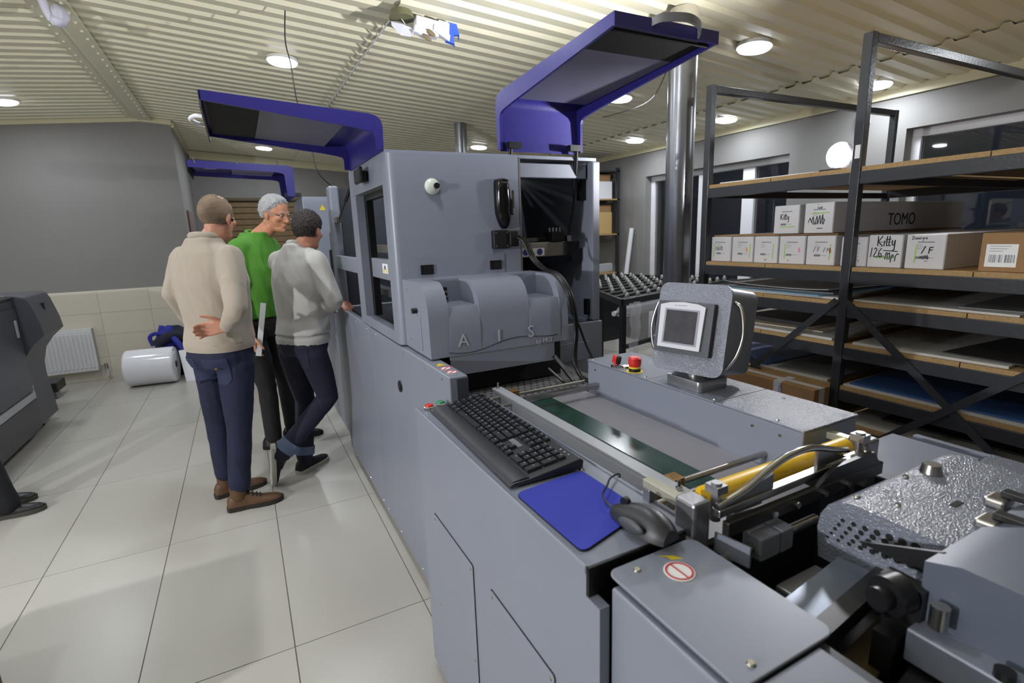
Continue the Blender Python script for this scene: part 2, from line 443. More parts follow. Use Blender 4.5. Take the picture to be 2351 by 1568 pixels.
for x, y, lb_ in ((-1.76, 5.3, 'round ceiling light above the charcoal printer, outside the picture'), (-1.76, 3.93, 'round ceiling light above the cut off man, outside the picture'), (-1.76, 2.55, 'round ceiling light above the crate at the bottom left, outside the picture'),
        (-1.76, 1.2, 'round ceiling light left of the viewer, outside the picture'), (0.47, 1.65, 'round ceiling light above the keyboard tray, outside the picture'), (0.47, 3.1, 'round ceiling light above the balding man, outside the picture'), (-3.9, 5.3, 'unseen ceiling light added behind the charcoal printer, outside the picture'), (-3.9, 2.55, 'unseen ceiling light added far left of the crate, outside the picture'), (-3.9, 0.0, 'unseen ceiling light added far left of the viewer, outside the picture'), (4.4, 0.6, 'round ceiling light above the right end of the rack, outside the picture')):  # unseen panels: most continue the visible rows, the far left ones added for light
    led(x, y, lb_)
# ------------------------------------------------------------------ main finishing machine
XB = 0.56
mc = thing('finishing_machine', 'long grey finishing machine with two raised blue covers, beside the three men', 'machine', (1.08, 2.6, 0.0))
def screws(parent, pts, n, r=0.0055):
    for p in pts:
        p = Vector(p); n_ = Vector(n)
        mb = MB().cyl(p, p+n_*0.003, r, 10, r2=r*0.7)
        part('screw', mb, CHROME, parent, smooth=40)
# lower body
part('side_panel', MB().box(XB, XB+0.065, 1.55, 2.715, 0.05, 1.092), GREY, mc, bevel=0.004)
part('side_panel', MB().box(XB, XB+0.04, 2.719, 3.75, 0.05, 1.095), GREY, mc, bevel=0.004)
part('side_panel', MB().box(1.56, 1.60, 2.12, 3.75, 0.05, 1.10), GREY, mc, bevel=0.004)
part('plinth', MB().box(XB+0.066, 1.555, 1.62, 2.12, 0.08, 0.915).box(XB+0.066, 1.555, 2.155, 3.72, 0.08, 1.085), DGREY, mc)
part('front_panel', MB().box(1.195, 1.60, 2.10, 2.119, 0.05, 1.10), GREY, mc, bevel=0.003)
part('service_door', MB().box(1.30, 1.515, 2.094, 2.0995, 0.20, 1.005), GREY, mc, bevel=0.002)
part('end_cap', MB().box(XB+0.024, XB+0.064, 1.544, 1.5495, 1.0, 1.085), DGREY, mc)
for x in (0.63, 1.53):
    for y in (1.75, 2.75, 3.6):
        part('foot', MB().cyl((x, y, 0.0), (x, y, 0.02), 0.035, 16).cyl((x, y, 0.02), (x, y, 0.085), 0.012, 10), BLACK, mc)
screws(mc, [(XB, y, 1.072) for y in (1.62, 1.80, 2.08, 2.33, 2.60, 2.80, 3.1, 3.45, 3.70)], (-1, 0, 0))
screws(mc, [(XB, y, 0.075) for y in (1.75, 2.05, 2.4, 2.66, 2.77, 3.1, 3.5)], (-1, 0, 0), 0.006)
part('grommet', MB().cyl((XB, 2.183, 0.905), (XB-0.006, 2.183, 0.905), 0.026, 24).cyl((XB-0.006, 2.183, 0.905), (XB-0.008, 2.183, 0.905), 0.018, 20), BLACK, mc, smooth=40)
# stickers on the side rail
st = MB()
def tri(mb, c, u, v, s, h=0.0008):
    c, u, v = Vector(c), Vector(u), Vector(v); n = u.cross(v).normalized()*h
    p = [c-u*s-v*s*0.8, c+u*s-v*s*0.8, c+v*s]
    return mb.add(p+[q+n for q in p], [(0,2,1),(3,4,5),(0,1,4,3),(1,2,5,4),(2,0,3,5)])
def disc(mb, c, u, v, r, h=0.0008, n=20, r0=0.0):
    c, u, v = Vector(c), Vector(u).normalized(), Vector(v).normalized(); nn = u.cross(v)
    ring = [(u*math.cos(2*PI*i/n)+v*math.sin(2*PI*i/n)) for i in range(n)]
    if r0:
        vs_ = [c+q*r for q in ring]+[c+q*r0 for q in ring]+[c+q*r+nn*h for q in ring]+[c+q*r0+nn*h for q in ring]; fs_ = []
        for i in range(n):
            j = (i+1) % n; fs_ += [(2*n+i, 2*n+j, 3*n+j, 3*n+i), (i, j, 2*n+j, 2*n+i), (n+j, n+i, 3*n+i, 3*n+j)]
        return mb.add(vs_, fs_)
    return mb.add([c+q*r for q in ring]+[c+q*r+nn*h for q in ring], [tuple(range(n-1,-1,-1)), tuple(range(n,2*n))]+[(i,(i+1)%n,n+(i+1)%n,n+i) for i in range(n)])
up, ux, uy = V(0,0,1), V(1,0,0), V(0,1,0)
part('warning_sticker', tri(MB(), (0.594, 1.735, 1.0923), ux, uy, 0.019), STICKY, mc, label='yellow triangle warning sticker')
for y in (1.675, 1.615):
    s_ = part('sign_sticker', disc(MB(), (0.594, y, 1.0923), ux, uy, 0.021), STICKW, mc, label='round white prohibition sticker with red ring')
    part('red_ring', disc(MB(), (0.594, y, 1.0932), ux, uy, 0.0205, r0=0.017), STICKR, s_)
    part('red_bar', MB().obox((0.594, y, 1.0935), V(0.012, 0.012, 0), V(-0.0015, 0.0015, 0), V(0,0,0.0003)), STICKR, s_)

# cabin shell
arc = [(XB+0.03-0.03*math.cos(a), 2.15-0.03*math.sin(a)) for a in [PI/2*i/6 for i in range(7)]]
poly = [(1.15, 2.12), (1.15, 2.15), (0.60, 2.15), (0.60, 2.215), (XB, 2.215)] + arc
part('cabin_front', MB().prism(poly[::-1], 'z', 1.1005, 1.88), GREY, mc, smooth=35)
sf = MB().box(XB, XB+0.04, 2.216, 2.91, 1.765, 1.88).box(XB, XB+0.04, 2.775, 2.91, 1.1005, 1.764).box(XB, XB+0.04, 2.216, 2.774, 1.1005, 1.15)
part('cabin_side_frame', sf, GREY, mc)
part('window_seal', MB().box(XB+0.041, XB+0.075, 2.73, 2.80, 1.15, 1.765).box(XB+0.041, XB+0.07, 2.21, 2.73, 1.735, 1.765), BLACK, mc)
part('crossbar', MB().box(XB+0.041, XB+0.075, 2.216, 2.73, 1.354, 1.452), GREY, mc, bevel=0.004)
part('crossbar', MB().box(XB+0.004, XB+0.035, 2.911, 3.63, 1.362, 1.446), GREY, mc, bevel=0.004)
part('rear_post', MB().box(XB, XB+0.06, 3.60, 3.72, 1.0955, 1.889), GREY, mc, bevel=0.012)
part('rear_panel', MB().box(XB+0.06, 1.60, 3.66, 3.70, 1.1005, 1.88), DGREY, mc)
part('roof', MB().box(XB+0.002, 1.60, 2.152, 2.91, 1.8805, 1.895), GREY, mc)
part('partition', MB().box(1.10, 1.12, 2.152, 3.1, 1.1005, 1.86), DGREY, mc)
part('right_wall', MB().box(1.575, 1.60, 2.165, 2.95, 1.1005, 1.875), GREY, mc)
part('right_post', MB().box(1.555, 1.60, 2.12, 2.165, 1.1005, 1.875), GREY, mc, bevel=0.006)
part('top_beam', MB().box(1.152, 1.554, 2.17, 2.23, 1.80, 1.865), GREY, mc, bevel=0.004)
part('back_shutter', MB().box(1.121, 1.574, 2.92, 2.94, 1.1005, 1.86), mat('smoked acrylic', (34,36,42), rough=0.12), mc)
part('edge_strip', MB().box(1.1505, 1.158, 2.118, 2.15, 1.1005, 1.88), STEEL, mc)
# inside: steel beams, black print parts
part('cross_beam', MB().box(1.1585, 1.545, 2.26, 2.32, 1.430, 1.502), STEEL, mc, bevel=0.003)
part('carriage', MB().box(1.40, 1.475, 2.245, 2.33, 1.503, 1.55).box(1.17, 1.21, 2.25, 2.33, 1.503, 1.56).box(1.22, 1.39, 2.29, 2.33, 1.503, 1.525), BLACK, mc, bevel=0.003)
for k in range(4): part('valve', MB().cyl((1.405+0.02*k, 2.28, 1.551), (1.405+0.02*k, 2.28, 1.572), 0.006, 8), CHROME, mc)
part('bracket', MB().box(1.50, 1.545, 2.22, 2.26, 1.40, 1.50), BLACK, mc)
part('bracket', MB().box(1.545, 1.574, 2.2, 2.24, 1.70, 1.80), BLACK, mc)
part('drive_unit', MB().box(1.25, 1.50, 2.45, 2.8, 1.1, 1.38).box(1.30, 1.42, 2.38, 2.45, 1.12, 1.42), BLACKM, mc)
part('hinge', MB().box(1.535, 1.554, 2.14, 2.17, 1.13, 1.21), BLACK, mc)
so = part('sign_sticker', MB().box(1.225, 1.36, 2.2592, 2.2599, 1.436, 1.474), STICKW, mc, label='white strip with blue, yellow and blue safety symbols')
for x in (1.252, 1.333): part('symbol', disc(MB(), (x, 2.259, 1.455), ux, up, 0.016), STICKB, so)
part('symbol', tri(MB(), (1.292, 2.259, 1.453), ux, up, 0.016), STICKY, so)
part('inner_rail', MB().box(0.70, 0.74, 2.22, 3.5, 1.47, 1.51), STEEL, mc)
for y in (2.25, 2.30, 2.62, 2.68): part('bolt', MB().cyl((0.69, y, 1.452), (0.69, y, 1.468), 0.010, 8), CHROME, mc)
part('print_carriage', MB().box(0.76, 1.02, 2.25, 2.7, 1.46, 1.60).box(0.80, 0.86, 2.5, 2.56, 1.60, 1.66), BLACKM, mc, bevel=0.004)
part('hose', MB().tube(smooth_pts([(0.76, 2.75, 1.55), (0.74, 2.6, 1.63), (0.74, 2.4, 1.64), (0.76, 2.28, 1.58)]), 0.012, 8), BLACKM, mc, smooth=60)
part('lower_rail', MB().box(0.68, 0.74, 2.2, 3.5, 1.24, 1.275), DGREY, mc)
for y in (3.02, 3.12):
    c_ = part('connector', MB().tube([(0.64, y, 1.448), (0.64, y, 1.52), (0.64, y+0.02, 1.56)], 0.006, 6), WHITE, mc)
    part('connector_ring', MB().cyl((0.64, y, 1.50), (0.64, y, 1.515), 0.010, 8), RED, c_)
# small fittings on the cabin
lk = part('latch_knob', MB().box(XB-0.045, XB-0.028, 2.43, 2.56, 1.795, 1.865).box(XB-0.028, XB-0.001, 2.46, 2.52, 1.80, 1.85), BLACK, mc, bevel=0.008)
so = part('sign_sticker', MB().box(XB+0.0395, XB+0.0405, 2.40, 2.50, 1.385, 1.43), STICKW, mc)
for y in (2.475, 2.425): part('symbol', tri(MB(), (XB+0.0395, y, 1.40), -uy, up, 0.013), STICKY, so)
part('symbol', disc(MB(), (XB+0.0394, 2.45, 1.412), -uy, up, 0.011), STICKB, so)
bc = part('beacon', MB().ell((0.741, 2.118, 1.751), 0.033, 0.02, 0.033), mat('pale enamel', (200,205,195), rough=0.25), mc, smooth=60, label='round white button with black centre')
part('beacon_knob', MB().cyl((0.752, 2.10, 1.752), (0.752, 2.088, 1.752), 0.012, 14), BLACK, bc)
ht = part('hatch', MB().box(0.651, 1.062, 2.1165, 2.1195, 1.34, 1.463), GREY, mc)
for x, z in ((0.695, 1.412), (1.017, 1.414)):
    part('recessed_handle', MB().box(x-0.028, x+0.028, 2.112, 2.1165, z-0.020, z+0.020).box(x-0.018, x+0.018, 2.108, 2.112, z-0.013, z+0.013), BLACK, ht)
cb = part('connector_box', MB().box(1.0, 1.075, 2.085, 2.119, 1.485, 1.566).box(1.075, 1.12, 2.075, 2.119, 1.492, 1.56), BLACK, mc, bevel=0.006)
for x, z in ((1.01, 1.555), (1.01, 1.496), (1.065, 1.555), (1.065, 1.496)): part('screw', MB().cyl((x, 2.085, z), (x, 2.083, z), 0.005, 8), CHROME, cb)
CABLE = mat('black cable', (16,16,18), rough=0.35)
for dx, end in ((0.0, [(1.212, 1.775, 1.12), (1.185, 1.75, 1.02), (1.20, 1.69, 0.945), (1.30, 1.64, 0.945)]),
                (0.012, [(1.225, 1.78, 1.13), (1.205, 1.76, 1.02), (1.21, 1.71, 0.95), (1.28, 1.66, 0.945)]),
                (-0.010, [(1.24, 1.79, 1.16), (1.275, 1.77, 1.05), (1.31, 1.72, 0.95), (1.33, 1.68, 0.945)])):
    pts = [(1.11, 2.068+abs(dx), 1.535+dx*0.5), (1.14+dx, 2.055, 1.51), (1.155+dx, 2.02, 1.44), (1.168+dx, 1.95, 1.395), (1.182+dx, 1.87, 1.375), (1.195+dx, 1.805, 1.31), (1.208+dx, 1.782, 1.22)] + end
    part('cable', MB().tube(smooth_pts(pts, 6), 0.0055, 8), CABLE, mc, smooth=60)

# curved hood with lettering
hd_prof = [(2.119, 1.10), (2.119, 1.378), (1.905, 1.378)] + [(1.905-0.10*math.sin(a), 1.378-0.135*(1-math.cos(a))) for a in [PI/2*i/9 for i in range(1, 10)]] + [(1.80, 1.10)]
nt_prof = [(2.119, 1.10), (2.119, 1.378), (2.0, 1.378), (1.995, 1.285), (1.818, 1.285)] + [(1.8135, 1.275), (1.806, 1.25), (1.80, 1.20), (1.80, 1.10)]
mb = MB()
for xa, xb, pf in ((0.585, 0.665, hd_prof), (0.665, 0.79, nt_prof), (0.79, 1.01, hd_prof), (1.01, 1.155, nt_prof), (1.155, 1.195, hd_prof)): mb.prism(pf, 'x', xa, xb)
HOOD = part('hood', mb, GREY, mc, smooth=30, label='curved grey hood with embossed letters')
part('flap', MB().box(0.662, 1.125, 1.803, 1.815, 1.022, 1.10), GREY, HOOD)
part('side_rib', MB().tube(smooth_pts([(0.584, 1.92, 1.262), (0.584, 1.905, 1.255), (0.584, 1.90, 1.23), (0.584, 1.895, 1.13), (0.584, 1.905, 1.12)], 4), 0.003, 6), GREY, HOOD)
part('side_knob', MB().cyl((0.584, 1.942, 1.268), (0.565, 1.942, 1.268), 0.011, 14), BLACK, HOOD, smooth=40)
screws(HOOD, [(0.585, 2.05, 1.34), (0.585, 2.04, 1.14)], (-1,0,0), 0.005)
for x in (0.70, 1.05):
    vt = part('vent_slot', MB().box(x-0.025, x+0.03, 1.985, 1.9945, 1.295, 1.345), BLACKM, HOOD)
    part('vent_bar', MB().box(x-0.025, x+0.03, 1.978, 1.9845, 1.305, 1.312).box(x-0.025, x+0.03, 1.978, 1.9845, 1.324, 1.331), STEEL, vt)
LETM = mat('embossed letter', (168,171,180), rough=0.45)
for ch, x in (('A', 0.717), ('I', 0.868), ('S', 1.013)):
    part('letter', text_mb(ch, 0.068, (x, 1.7992, 1.134), ux, up, 0.0012), LETM, HOOD)
part('lettering', text_mb('by MGI', 0.026, (1.075, 1.7992, 1.103), ux, up, 0.0008), LETM, HOOD)
wave = [(0.655+0.487*t, 1.118 + 0.012*t - 0.014*math.sin(2*PI*(t*1.25+0.02))*(1-0.2*t) + 0.012*t*t) for t in [i/40 for i in range(41)]]
part('wave_line', ribbon(MB(), [(a, b) for a, b in wave], 0.003, (0, 1.7998, 0), ux, up, 0.001), DGREY, HOOD)
# perforated feed table under the hood
PERF = mat('perforated plate', (112,110,112), rough=0.5)
pt_ = part('feed_table', MB().box(0.632, 1.30, 1.615, 2.09, 0.916, 0.932), PERF, mc)
mb = MB()
for i in range(20):
    for j in range(9): mb.cyl((0.68+0.03*i+(0.015 if j % 2 else 0), 1.63+0.03*j, 0.9322), (0.68+0.03*i+(0.015 if j % 2 else 0), 1.63+0.03*j, 0.9328), 0.0055, 6)
part('hole_pattern', mb, BLACKM, pt_, kind='stuff')
part('opening_shade', MB().box(0.632, 1.19, 1.86, 2.09, 0.94, 1.095), BLACKM, mc)  # black box stands in for the shade in the opening behind the flap
part('stop_finger', MB().beam((1.12, 1.80, 1.04), (1.15, 1.70, 0.95), 0.02, 0.008).beam((1.09, 1.80, 0.99), (1.12, 1.72, 0.94), 0.012, 0.006), BLACK, mc)

# left blue cover: bent panel opened out over the aisle
def cover_profile(o, i): return o + i[::-1]
ox = [(-0.055, 2.062), (0.515, 2.024), (0.54, 2.018), (0.557, 2.003), (0.563, 1.978), (0.560, 1.896)]
ix = [(-0.055, 2.030), (0.44, 1.972), (0.50, 1.962), (0.525, 1.956), (0.531, 1.945), (0.531, 1.896)]
cv = part('cover', MB().prism(ox + [(p[0]-0.004, p[1]-0.006) for p in ox][::-1], 'y', 2.16, 2.84), BLUE, mc, smooth=40, label='raised blue cover over the aisle')
for y in (2.15, 2.84): part('flange', MB().prism(cover_profile(ox, ix), 'y', y, y+0.012), BLUE, cv)
part('end_lip', MB().box(-0.058, -0.052, 2.15, 2.852, 2.005, 2.06), DGREY, cv)
part('liner', MB().prism([(-0.04, 2.046), (0.13, 2.034), (0.13, 2.028), (-0.04, 2.038)], 'y', 2.17, 2.83), BLACKM, cv)
part('liner', MB().prism([(0.132, 2.034), (0.44, 2.012), (0.44, 2.004), (0.132, 2.027)], 'y', 2.17, 2.83), BLUEIN, cv)
part('handle', MB().tube(smooth_pts([(-0.058, 2.40, 2.025), (-0.085, 2.42, 2.03), (-0.105, 2.49, 2.03), (-0.085, 2.56, 2.03), (-0.058, 2.58, 2.025)]), 0.008, 8), WHITE, cv, smooth=60)
part('gas_strut', MB().cyl((0.585, 2.88, 1.875), (0.59, 3.22, 1.77), 0.011, 12).cyl((0.59, 3.2, 1.776), (0.592, 3.52, 1.675), 0.005, 8), BLACK, mc, smooth=40)
part('strut_mount', MB().box(0.575, 0.605, 3.50, 3.60, 1.655, 1.69), STEEL, mc)
# right blue cover: opened towards the viewer
oy = [(1.367, 2.190), (2.13, 2.152), (2.165, 2.143), (2.183, 2.125), (2.188, 2.10), (2.181, 1.917)]
iy = [(1.367, 2.152), (2.02, 2.085), (2.12, 2.072), (2.145, 2.062), (2.152, 2.045), (2.152, 1.917)]
cv2 = part('cover', MB().prism((oy + [(p[0]-0.006, p[1]-0.006) for p in oy][::-1])[::-1], 'x', 1.092, 1.508), BLUE, mc, smooth=40, label='raised blue cover pointing at the viewer')
for x in (1.08, 1.508): part('flange', MB().prism(cover_profile(oy, iy)[::-1], 'x', x, x+0.012), BLUE, cv2)
part('end_lip', MB().box(1.08, 1.52, 1.361, 1.3665, 2.150, 2.190), BLUE, cv2)
part('lip_rod', MB().cyl((1.10, 1.395, 2.152), (1.50, 1.395, 2.152), 0.006, 10), BLACK, cv2)
part('liner', MB().prism([(1.38, 2.170), (1.56, 2.158), (1.56, 2.150), (1.38, 2.164)][::-1], 'x', 1.10, 1.50), BLACKM, cv2)
part('liner', MB().prism([(1.562, 2.158), (2.10, 2.128), (2.10, 2.118), (1.562, 2.149)][::-1], 'x', 1.10, 1.50), BLUEIN, cv2)
hp = smooth_pts([(1.225, 1.362, 2.178), (1.25, 1.335, 2.186), (1.33, 1.312, 2.188), (1.40, 1.33, 2.180), (1.425, 1.362, 2.166)], 6)
mb = MB()
rings = []
for p in hp: rings.append([p+V(0,-0.004,0.012), p+V(0,0.006,0.012), p+V(0,0.006,-0.012), p+V(0,-0.004,-0.012)])
part('handle', mb.loft(rings), mat('grey handle', (125,125,128), rough=0.35), cv2, smooth=40)
for x in (1.14, 1.46):
    part('strut_bracket', MB().box(x-0.03, x+0.03, 2.12, 2.15, 1.918, 1.945), BLACK, cv2)
part('gas_strut', MB().cyl((1.475, 2.14, 1.925), (1.505, 2.20, 1.76), 0.011, 12).cyl((1.503, 2.197, 1.77), (1.52, 2.235, 1.655), 0.005, 8).cyl((1.52, 2.235, 1.66), (1.495, 2.255, 1.505), 0.007, 8), BLACK, mc, smooth=40)
part('gas_strut', MB().cyl((1.135, 2.158, 1.925), (1.135, 2.20, 1.78), 0.009, 12), BLACK, mc, smooth=40)
part('strut_mount', MB().box(1.485, 1.51, 2.24, 2.27, 1.503, 1.53), STEEL, mc)

# ------------------------------------------------------------------ second unit of the line, further back
r2 = thing('rear_machine_unit', 'grey machine unit with an open blue cover behind the grey-haired man', 'machine', (1.1, 5.0, 0.0))
part('body', MB().box(0.62, 1.60, 3.80, 5.48, 0.0, 1.0), GREY, r2, bevel=0.006)
part('tower', MB().box(0.60, 1.60, 5.50, 6.35, 0.05, 1.965), mat('pale blue grey paint', (132,137,152), rough=0.4), r2, bevel=0.01)
part('slot', MB().box(0.80, 1.5, 5.47, 5.499, 1.20, 1.45), BLACKM, r2)
part('roller', MB().cyl((0.85, 5.30, 1.56), (1.55, 5.30, 1.56), 0.035, 20), WHITE, r2, smooth=40)
part('roller', MB().cyl((0.85, 5.20, 1.36), (1.55, 5.20, 1.36), 0.03, 20), STEEL, r2, smooth=40)
for x in (0.82, 1.53): part('roller_bracket', MB().box(x, x+0.04, 5.15, 5.5, 1.0, 1.62), DGREY, r2)
part('sign_sticker', tri(MB(), (0.78, 5.499, 1.86), ux, up, 0.03, 0.001), STICKY, r2)
of = [(-0.31, 2.275), (0.51, 2.247), (0.54, 2.238), (0.553, 2.215), (0.545, 1.968)]
inf = [(-0.31, 2.215), (0.40, 2.185), (0.455, 2.175), (0.468, 2.16), (0.478, 1.968)]
cv3 = part('cover', MB().prism(of + [(p[0]-0.004, p[1]-0.006) for p in of][::-1], 'y', 5.512, 6.2), BLUE, r2, smooth=40, label='open blue cover with clear window')
for y in (5.50, 6.2): part('flange', MB().prism(cover_profile(of, inf), 'y', y, y+0.014), BLUE, cv3)
part('end_lip', MB().box(-0.316, -0.308, 5.5, 6.214, 2.18, 2.275), BLACKM, cv3)
part('liner', MB().prism([(-0.28, 2.255), (0.02, 2.245), (0.02, 2.235), (-0.28, 2.245)], 'y', 5.53, 6.18), BLUE, cv3)
part('clear_window', MB().prism([(0.03, 2.240), (0.40, 2.225), (0.40, 2.218), (0.03, 2.233)], 'y', 5.53, 6.18), mat('clear polycarbonate', (200,200,225), rough=0.08, alpha=0.45), cv3)
for x in (-0.19, 0.03): part('label_patch', MB().box(x, x+0.10, 5.60, 5.75, 2.228, 2.232), mat('lilac label', (170,165,225), rough=0.5), cv3)
for x in (-0.25, 0.08, 0.42): part('hook', MB().tube([(x, 5.497, 2.25), (x, 5.48, 2.27), (x-0.01, 5.48, 2.295)], 0.006, 6), CHROME, cv3)
part('hinge_block', MB().box(0.46, 0.60, 5.52, 5.6, 1.9655, 2.0), BLACK, r2)
# ------------------------------------------------------------------ sheet feeder in front: tray, bed, console
XF = 0.455
fd = thing('sheet_feeder', 'grey sheet feeder with keyboard tray, green belt and touch screen console', 'machine', (0.9, 1.1, 0.0))
part('side_panel', MB().box(XF, XF+0.02, 0.640, 1.60, 0.03, 0.984).box(XF, XF+0.02, 0.602, 0.640, 0.03, 0.936), GREY, fd)
part('cabinet_body', MB().box(XF+0.021, 1.148, 0.665, 1.545, 0.0, 0.915), DGREY, fd)
part('end_panel', MB().box(XF+0.021, 0.56, 1.548, 1.60, 0.03, 0.984), GREY, fd)
for y0, y1, zt in ((1.16, 1.475, 0.675), (0.747, 1.047, 0.68)):
    d_ = part('access_door', MB().prism(rrect(y0, y1, 0.06, zt, 0.008), 'x', XF-0.0035, XF-0.0005), GREY, fd, bevel=0.001)
    part('door_gap', MB().prism(rrect(y0-0.0025, y1+0.0025, 0.0575, zt+0.0025, 0.009), 'x', XF-0.0006, XF-0.0001), BLACKM, d_)
    screws(d_, [(XF-0.0035, y0+0.012, zt-0.015), (XF-0.0035, y1-0.012, zt-0.015), (XF-0.0035, y0+0.012, (zt+0.06)/2), (XF-0.0035, y1-0.012, (zt+0.06)/2-0.02), (XF-0.0035, y1-0.012, 0.09)], (-1,0,0), 0.0045)
part('tray', MB().box(XF-0.002, 0.70, 0.638, 1.548, 0.985, 0.993).box(XF-0.002, 0.558, 1.548, 1.602, 0.985, 0.993), GREY, fd, bevel=0.002)
part('tray_edge', MB().box(XF-0.004, XF+0.004, 0.638, 1.602, 0.980, 0.996), GREY, fd, bevel=0.003)
part('tray_end', MB().box(XF+0.001, 0.70, 0.634, 0.6378, 0.937, 0.992), BLACK, fd)
part('tray_wall', MB().box(0.700, 0.706, 0.66, 1.548, 0.917, 0.996), GREY, fd)
screws(fd, [(0.66, 0.945, 0.9932), (0.685, 0.985, 0.9932)], (0,0,1), 0.008)
for x, y, m_ in ((0.488, 1.560, RED), (0.532, 1.572, GREEN)):
    b_ = part('push_button', MB().cyl((x, y, 0.9935), (x, y, 1.004), 0.018, 24).cyl((x, y, 1.004), (x, y, 1.007), 0.018, 24, r2=0.015), CHROME, fd, smooth=40)
    part('button_cap', MB().cyl((x, y, 1.0071), (x, y, 1.012), 0.0145, 24, r2=0.0125), m_, b_, smooth=40)
# bed
BEDM = mat('bed lilac grey', (150,148,156), rough=0.4)
part('bed', MB().box(0.707, 1.149, 0.66, 1.612, 0.916, 0.930), BEDM, fd)
part('belt', MB().box(0.895, 0.985, 0.70, 1.611, 0.9302, 0.9335), mat('green belt', (38,66,58), rough=0.18), fd)
GB = mat('guide bar', (165,167,174), rough=0.35)
gb = part('guide_bar', MB().box(0.776, 0.814, 0.745, 1.69, 0.976, 0.986).box(0.776, 0.783, 0.78, 1.66, 0.9305, 0.976), GB, fd, bevel=0.002)
for y in (0.765, 1.672):
    part('wing_nut', MB().cyl((0.793, y, 0.9865), (0.793, y, 0.992), 0.008, 10).cyl((0.793, y, 0.992), (0.793, y, 1.008), 0.004, 8), CHROME, gb)
for y, r_ in ((1.625, 0.007), (1.535, 0.006), (0.818, 0.008), (0.768, 0.008)):
    part('cross_rod', MB().cyl((0.706, y, 0.966), (1.150, y, 0.966), r_, 14), STEEL, fd, smooth=40)
part('flat_rail', MB().box(0.83, 1.150, 1.525, 1.545, 0.972, 0.982), STEEL, fd)
for y in (1.625, 0.818):
    part('brass_block', MB().box(0.815, 0.848, y-0.018, y+0.018, 0.948, 0.986), BRASS, fd, bevel=0.002)
part('brass_block', MB().box(0.755, 0.775, 0.80, 0.836, 0.945, 0.985), BRASS, fd, bevel=0.002)
# console on the right
HAMTOP = mat('hammered console lid', (118,123,136), rough=0.30, bump=0.9, bscale=240, spec=0.9)
part('console_body', MB().box(1.150, 1.37, 0.72, 1.60, 0.0, 1.055), GREY, fd, bevel=0.004)
part('console_top', MB().box(1.148, 1.373, 0.718, 0.985, 1.0555, 1.0605), HAMTOP, fd, bevel=0.0015)
part('console_top', MB().box(1.148, 1.373, 0.987, 1.265, 1.0555, 1.0605), HAMTOP, fd, bevel=0.0015)
part('console_top', MB().box(1.148, 1.373, 1.267, 1.603, 1.0555, 1.0605), HAMTOP, fd, bevel=0.0015)
screws(fd, [(1.165, y, 1.0606) for y in (0.80, 1.0, 1.29, 1.58)] + [(1.33, y, 1.0606) for y in (0.9, 1.4)], (0,0,1), 0.005)
screws(fd, [(1.150, y, 1.03) for y in (0.78, 0.86, 1.55)], (-1,0,0), 0.005)
es = part('emergency_stop', MB().cyl((1.182, 1.365, 1.0606), (1.182, 1.365, 1.0615), 0.030, 30), STICKY, fd, label='red mushroom emergency stop on yellow disc')
part('stop_collar', MB().cyl((1.182, 1.365, 1.0615), (1.182, 1.365, 1.073), 0.021, 26), BLACK, es)
part('stop_ring', MB().cyl((1.182, 1.365, 1.0730), (1.182, 1.365, 1.079), 0.021, 26), STICKY, es)
part('stop_cap', MB().cyl((1.182, 1.365, 1.079), (1.182, 1.365, 1.090), 0.020, 26, r2=0.0225).cyl((1.182, 1.365, 1.090), (1.182, 1.365, 1.108), 0.0225, 26).cyl((1.182, 1.365, 1.108), (1.182, 1.365, 1.113), 0.0225, 26, r2=0.018), RED, es, smooth=35)
ks = part('selector_switch', MB().cyl((1.168, 1.45, 1.0606), (1.168, 1.45, 1.070), 0.019, 24), CHROME, fd, smooth=40)
part('switch_lever', MB().obox((1.168, 1.45, 1.086), V(0.007,0,0), V(0,0.014,0.006), V(0,-0.004,0.014)), RED, ks, bevel=0.003)
part('switch_grip', MB().obox((1.168, 1.436, 1.088), V(0.008,0,0), V(0,0.006,0.002), V(0,-0.004,0.015)), BLACK, ks, bevel=0.003)
part('push_button', MB().cyl((1.187, 1.418, 1.0606), (1.187, 1.418, 1.069), 0.016, 24, r2=0.015), CHROME, fd, smooth=40)
# touch screen on its pedestal
yaw, tilt = math.radians(194.2), math.radians(10.2)
sn = V(math.cos(yaw)*math.cos(tilt), math.sin(yaw)*math.cos(tilt), math.sin(tilt)); sr = V(-math.sin(yaw), math.cos(yaw), 0); su = sn.cross(sr)
if su.z < 0: su = -su
SC = V(1.181, 1.118, 1.250)
def sp(a, b, d): return SC + sr*a + su*b + sn*d
def splate(mb, a0, a1, b0, b1, d0, d1, r):
    pl = rrect(a0, a1, b0, b1, r); n = len(pl)
    vs_ = [sp(a, b, d0) for a, b in pl]+[sp(a, b, d1) for a, b in pl]
    fs_ = [(i,(i+1)%n,n+(i+1)%n,n+i) for i in range(n)]+[tuple(range(n-1,-1,-1)), tuple(range(n,2*n))]
    if sr.cross(su).dot(sn)*(d1-d0) < 0: fs_ = [f[::-1] for f in fs_]
    return mb.add(vs_, fs_)
ts = part('screen_housing', splate(MB(), -0.112, 0.112, -0.131, 0.131, -0.185, -0.009, 0.028), GREY, fd, smooth=40)
part('screen_front', splate(MB(), -0.117, 0.117, -0.136, 0.136, -0.0088, 0.0, 0.030), HAMMER, ts, smooth=40)
part('display_mount', splate(MB(), -0.103, 0.078, -0.080, 0.078, 0.0002, 0.020, 0.004), DGREY, ts)
pl0 = [(-0.088, -0.064), (0.052, -0.064), (0.056, 0.066), (0.03, 0.074), (-0.017, 0.077), (-0.06, 0.074), (-0.092, 0.066)]
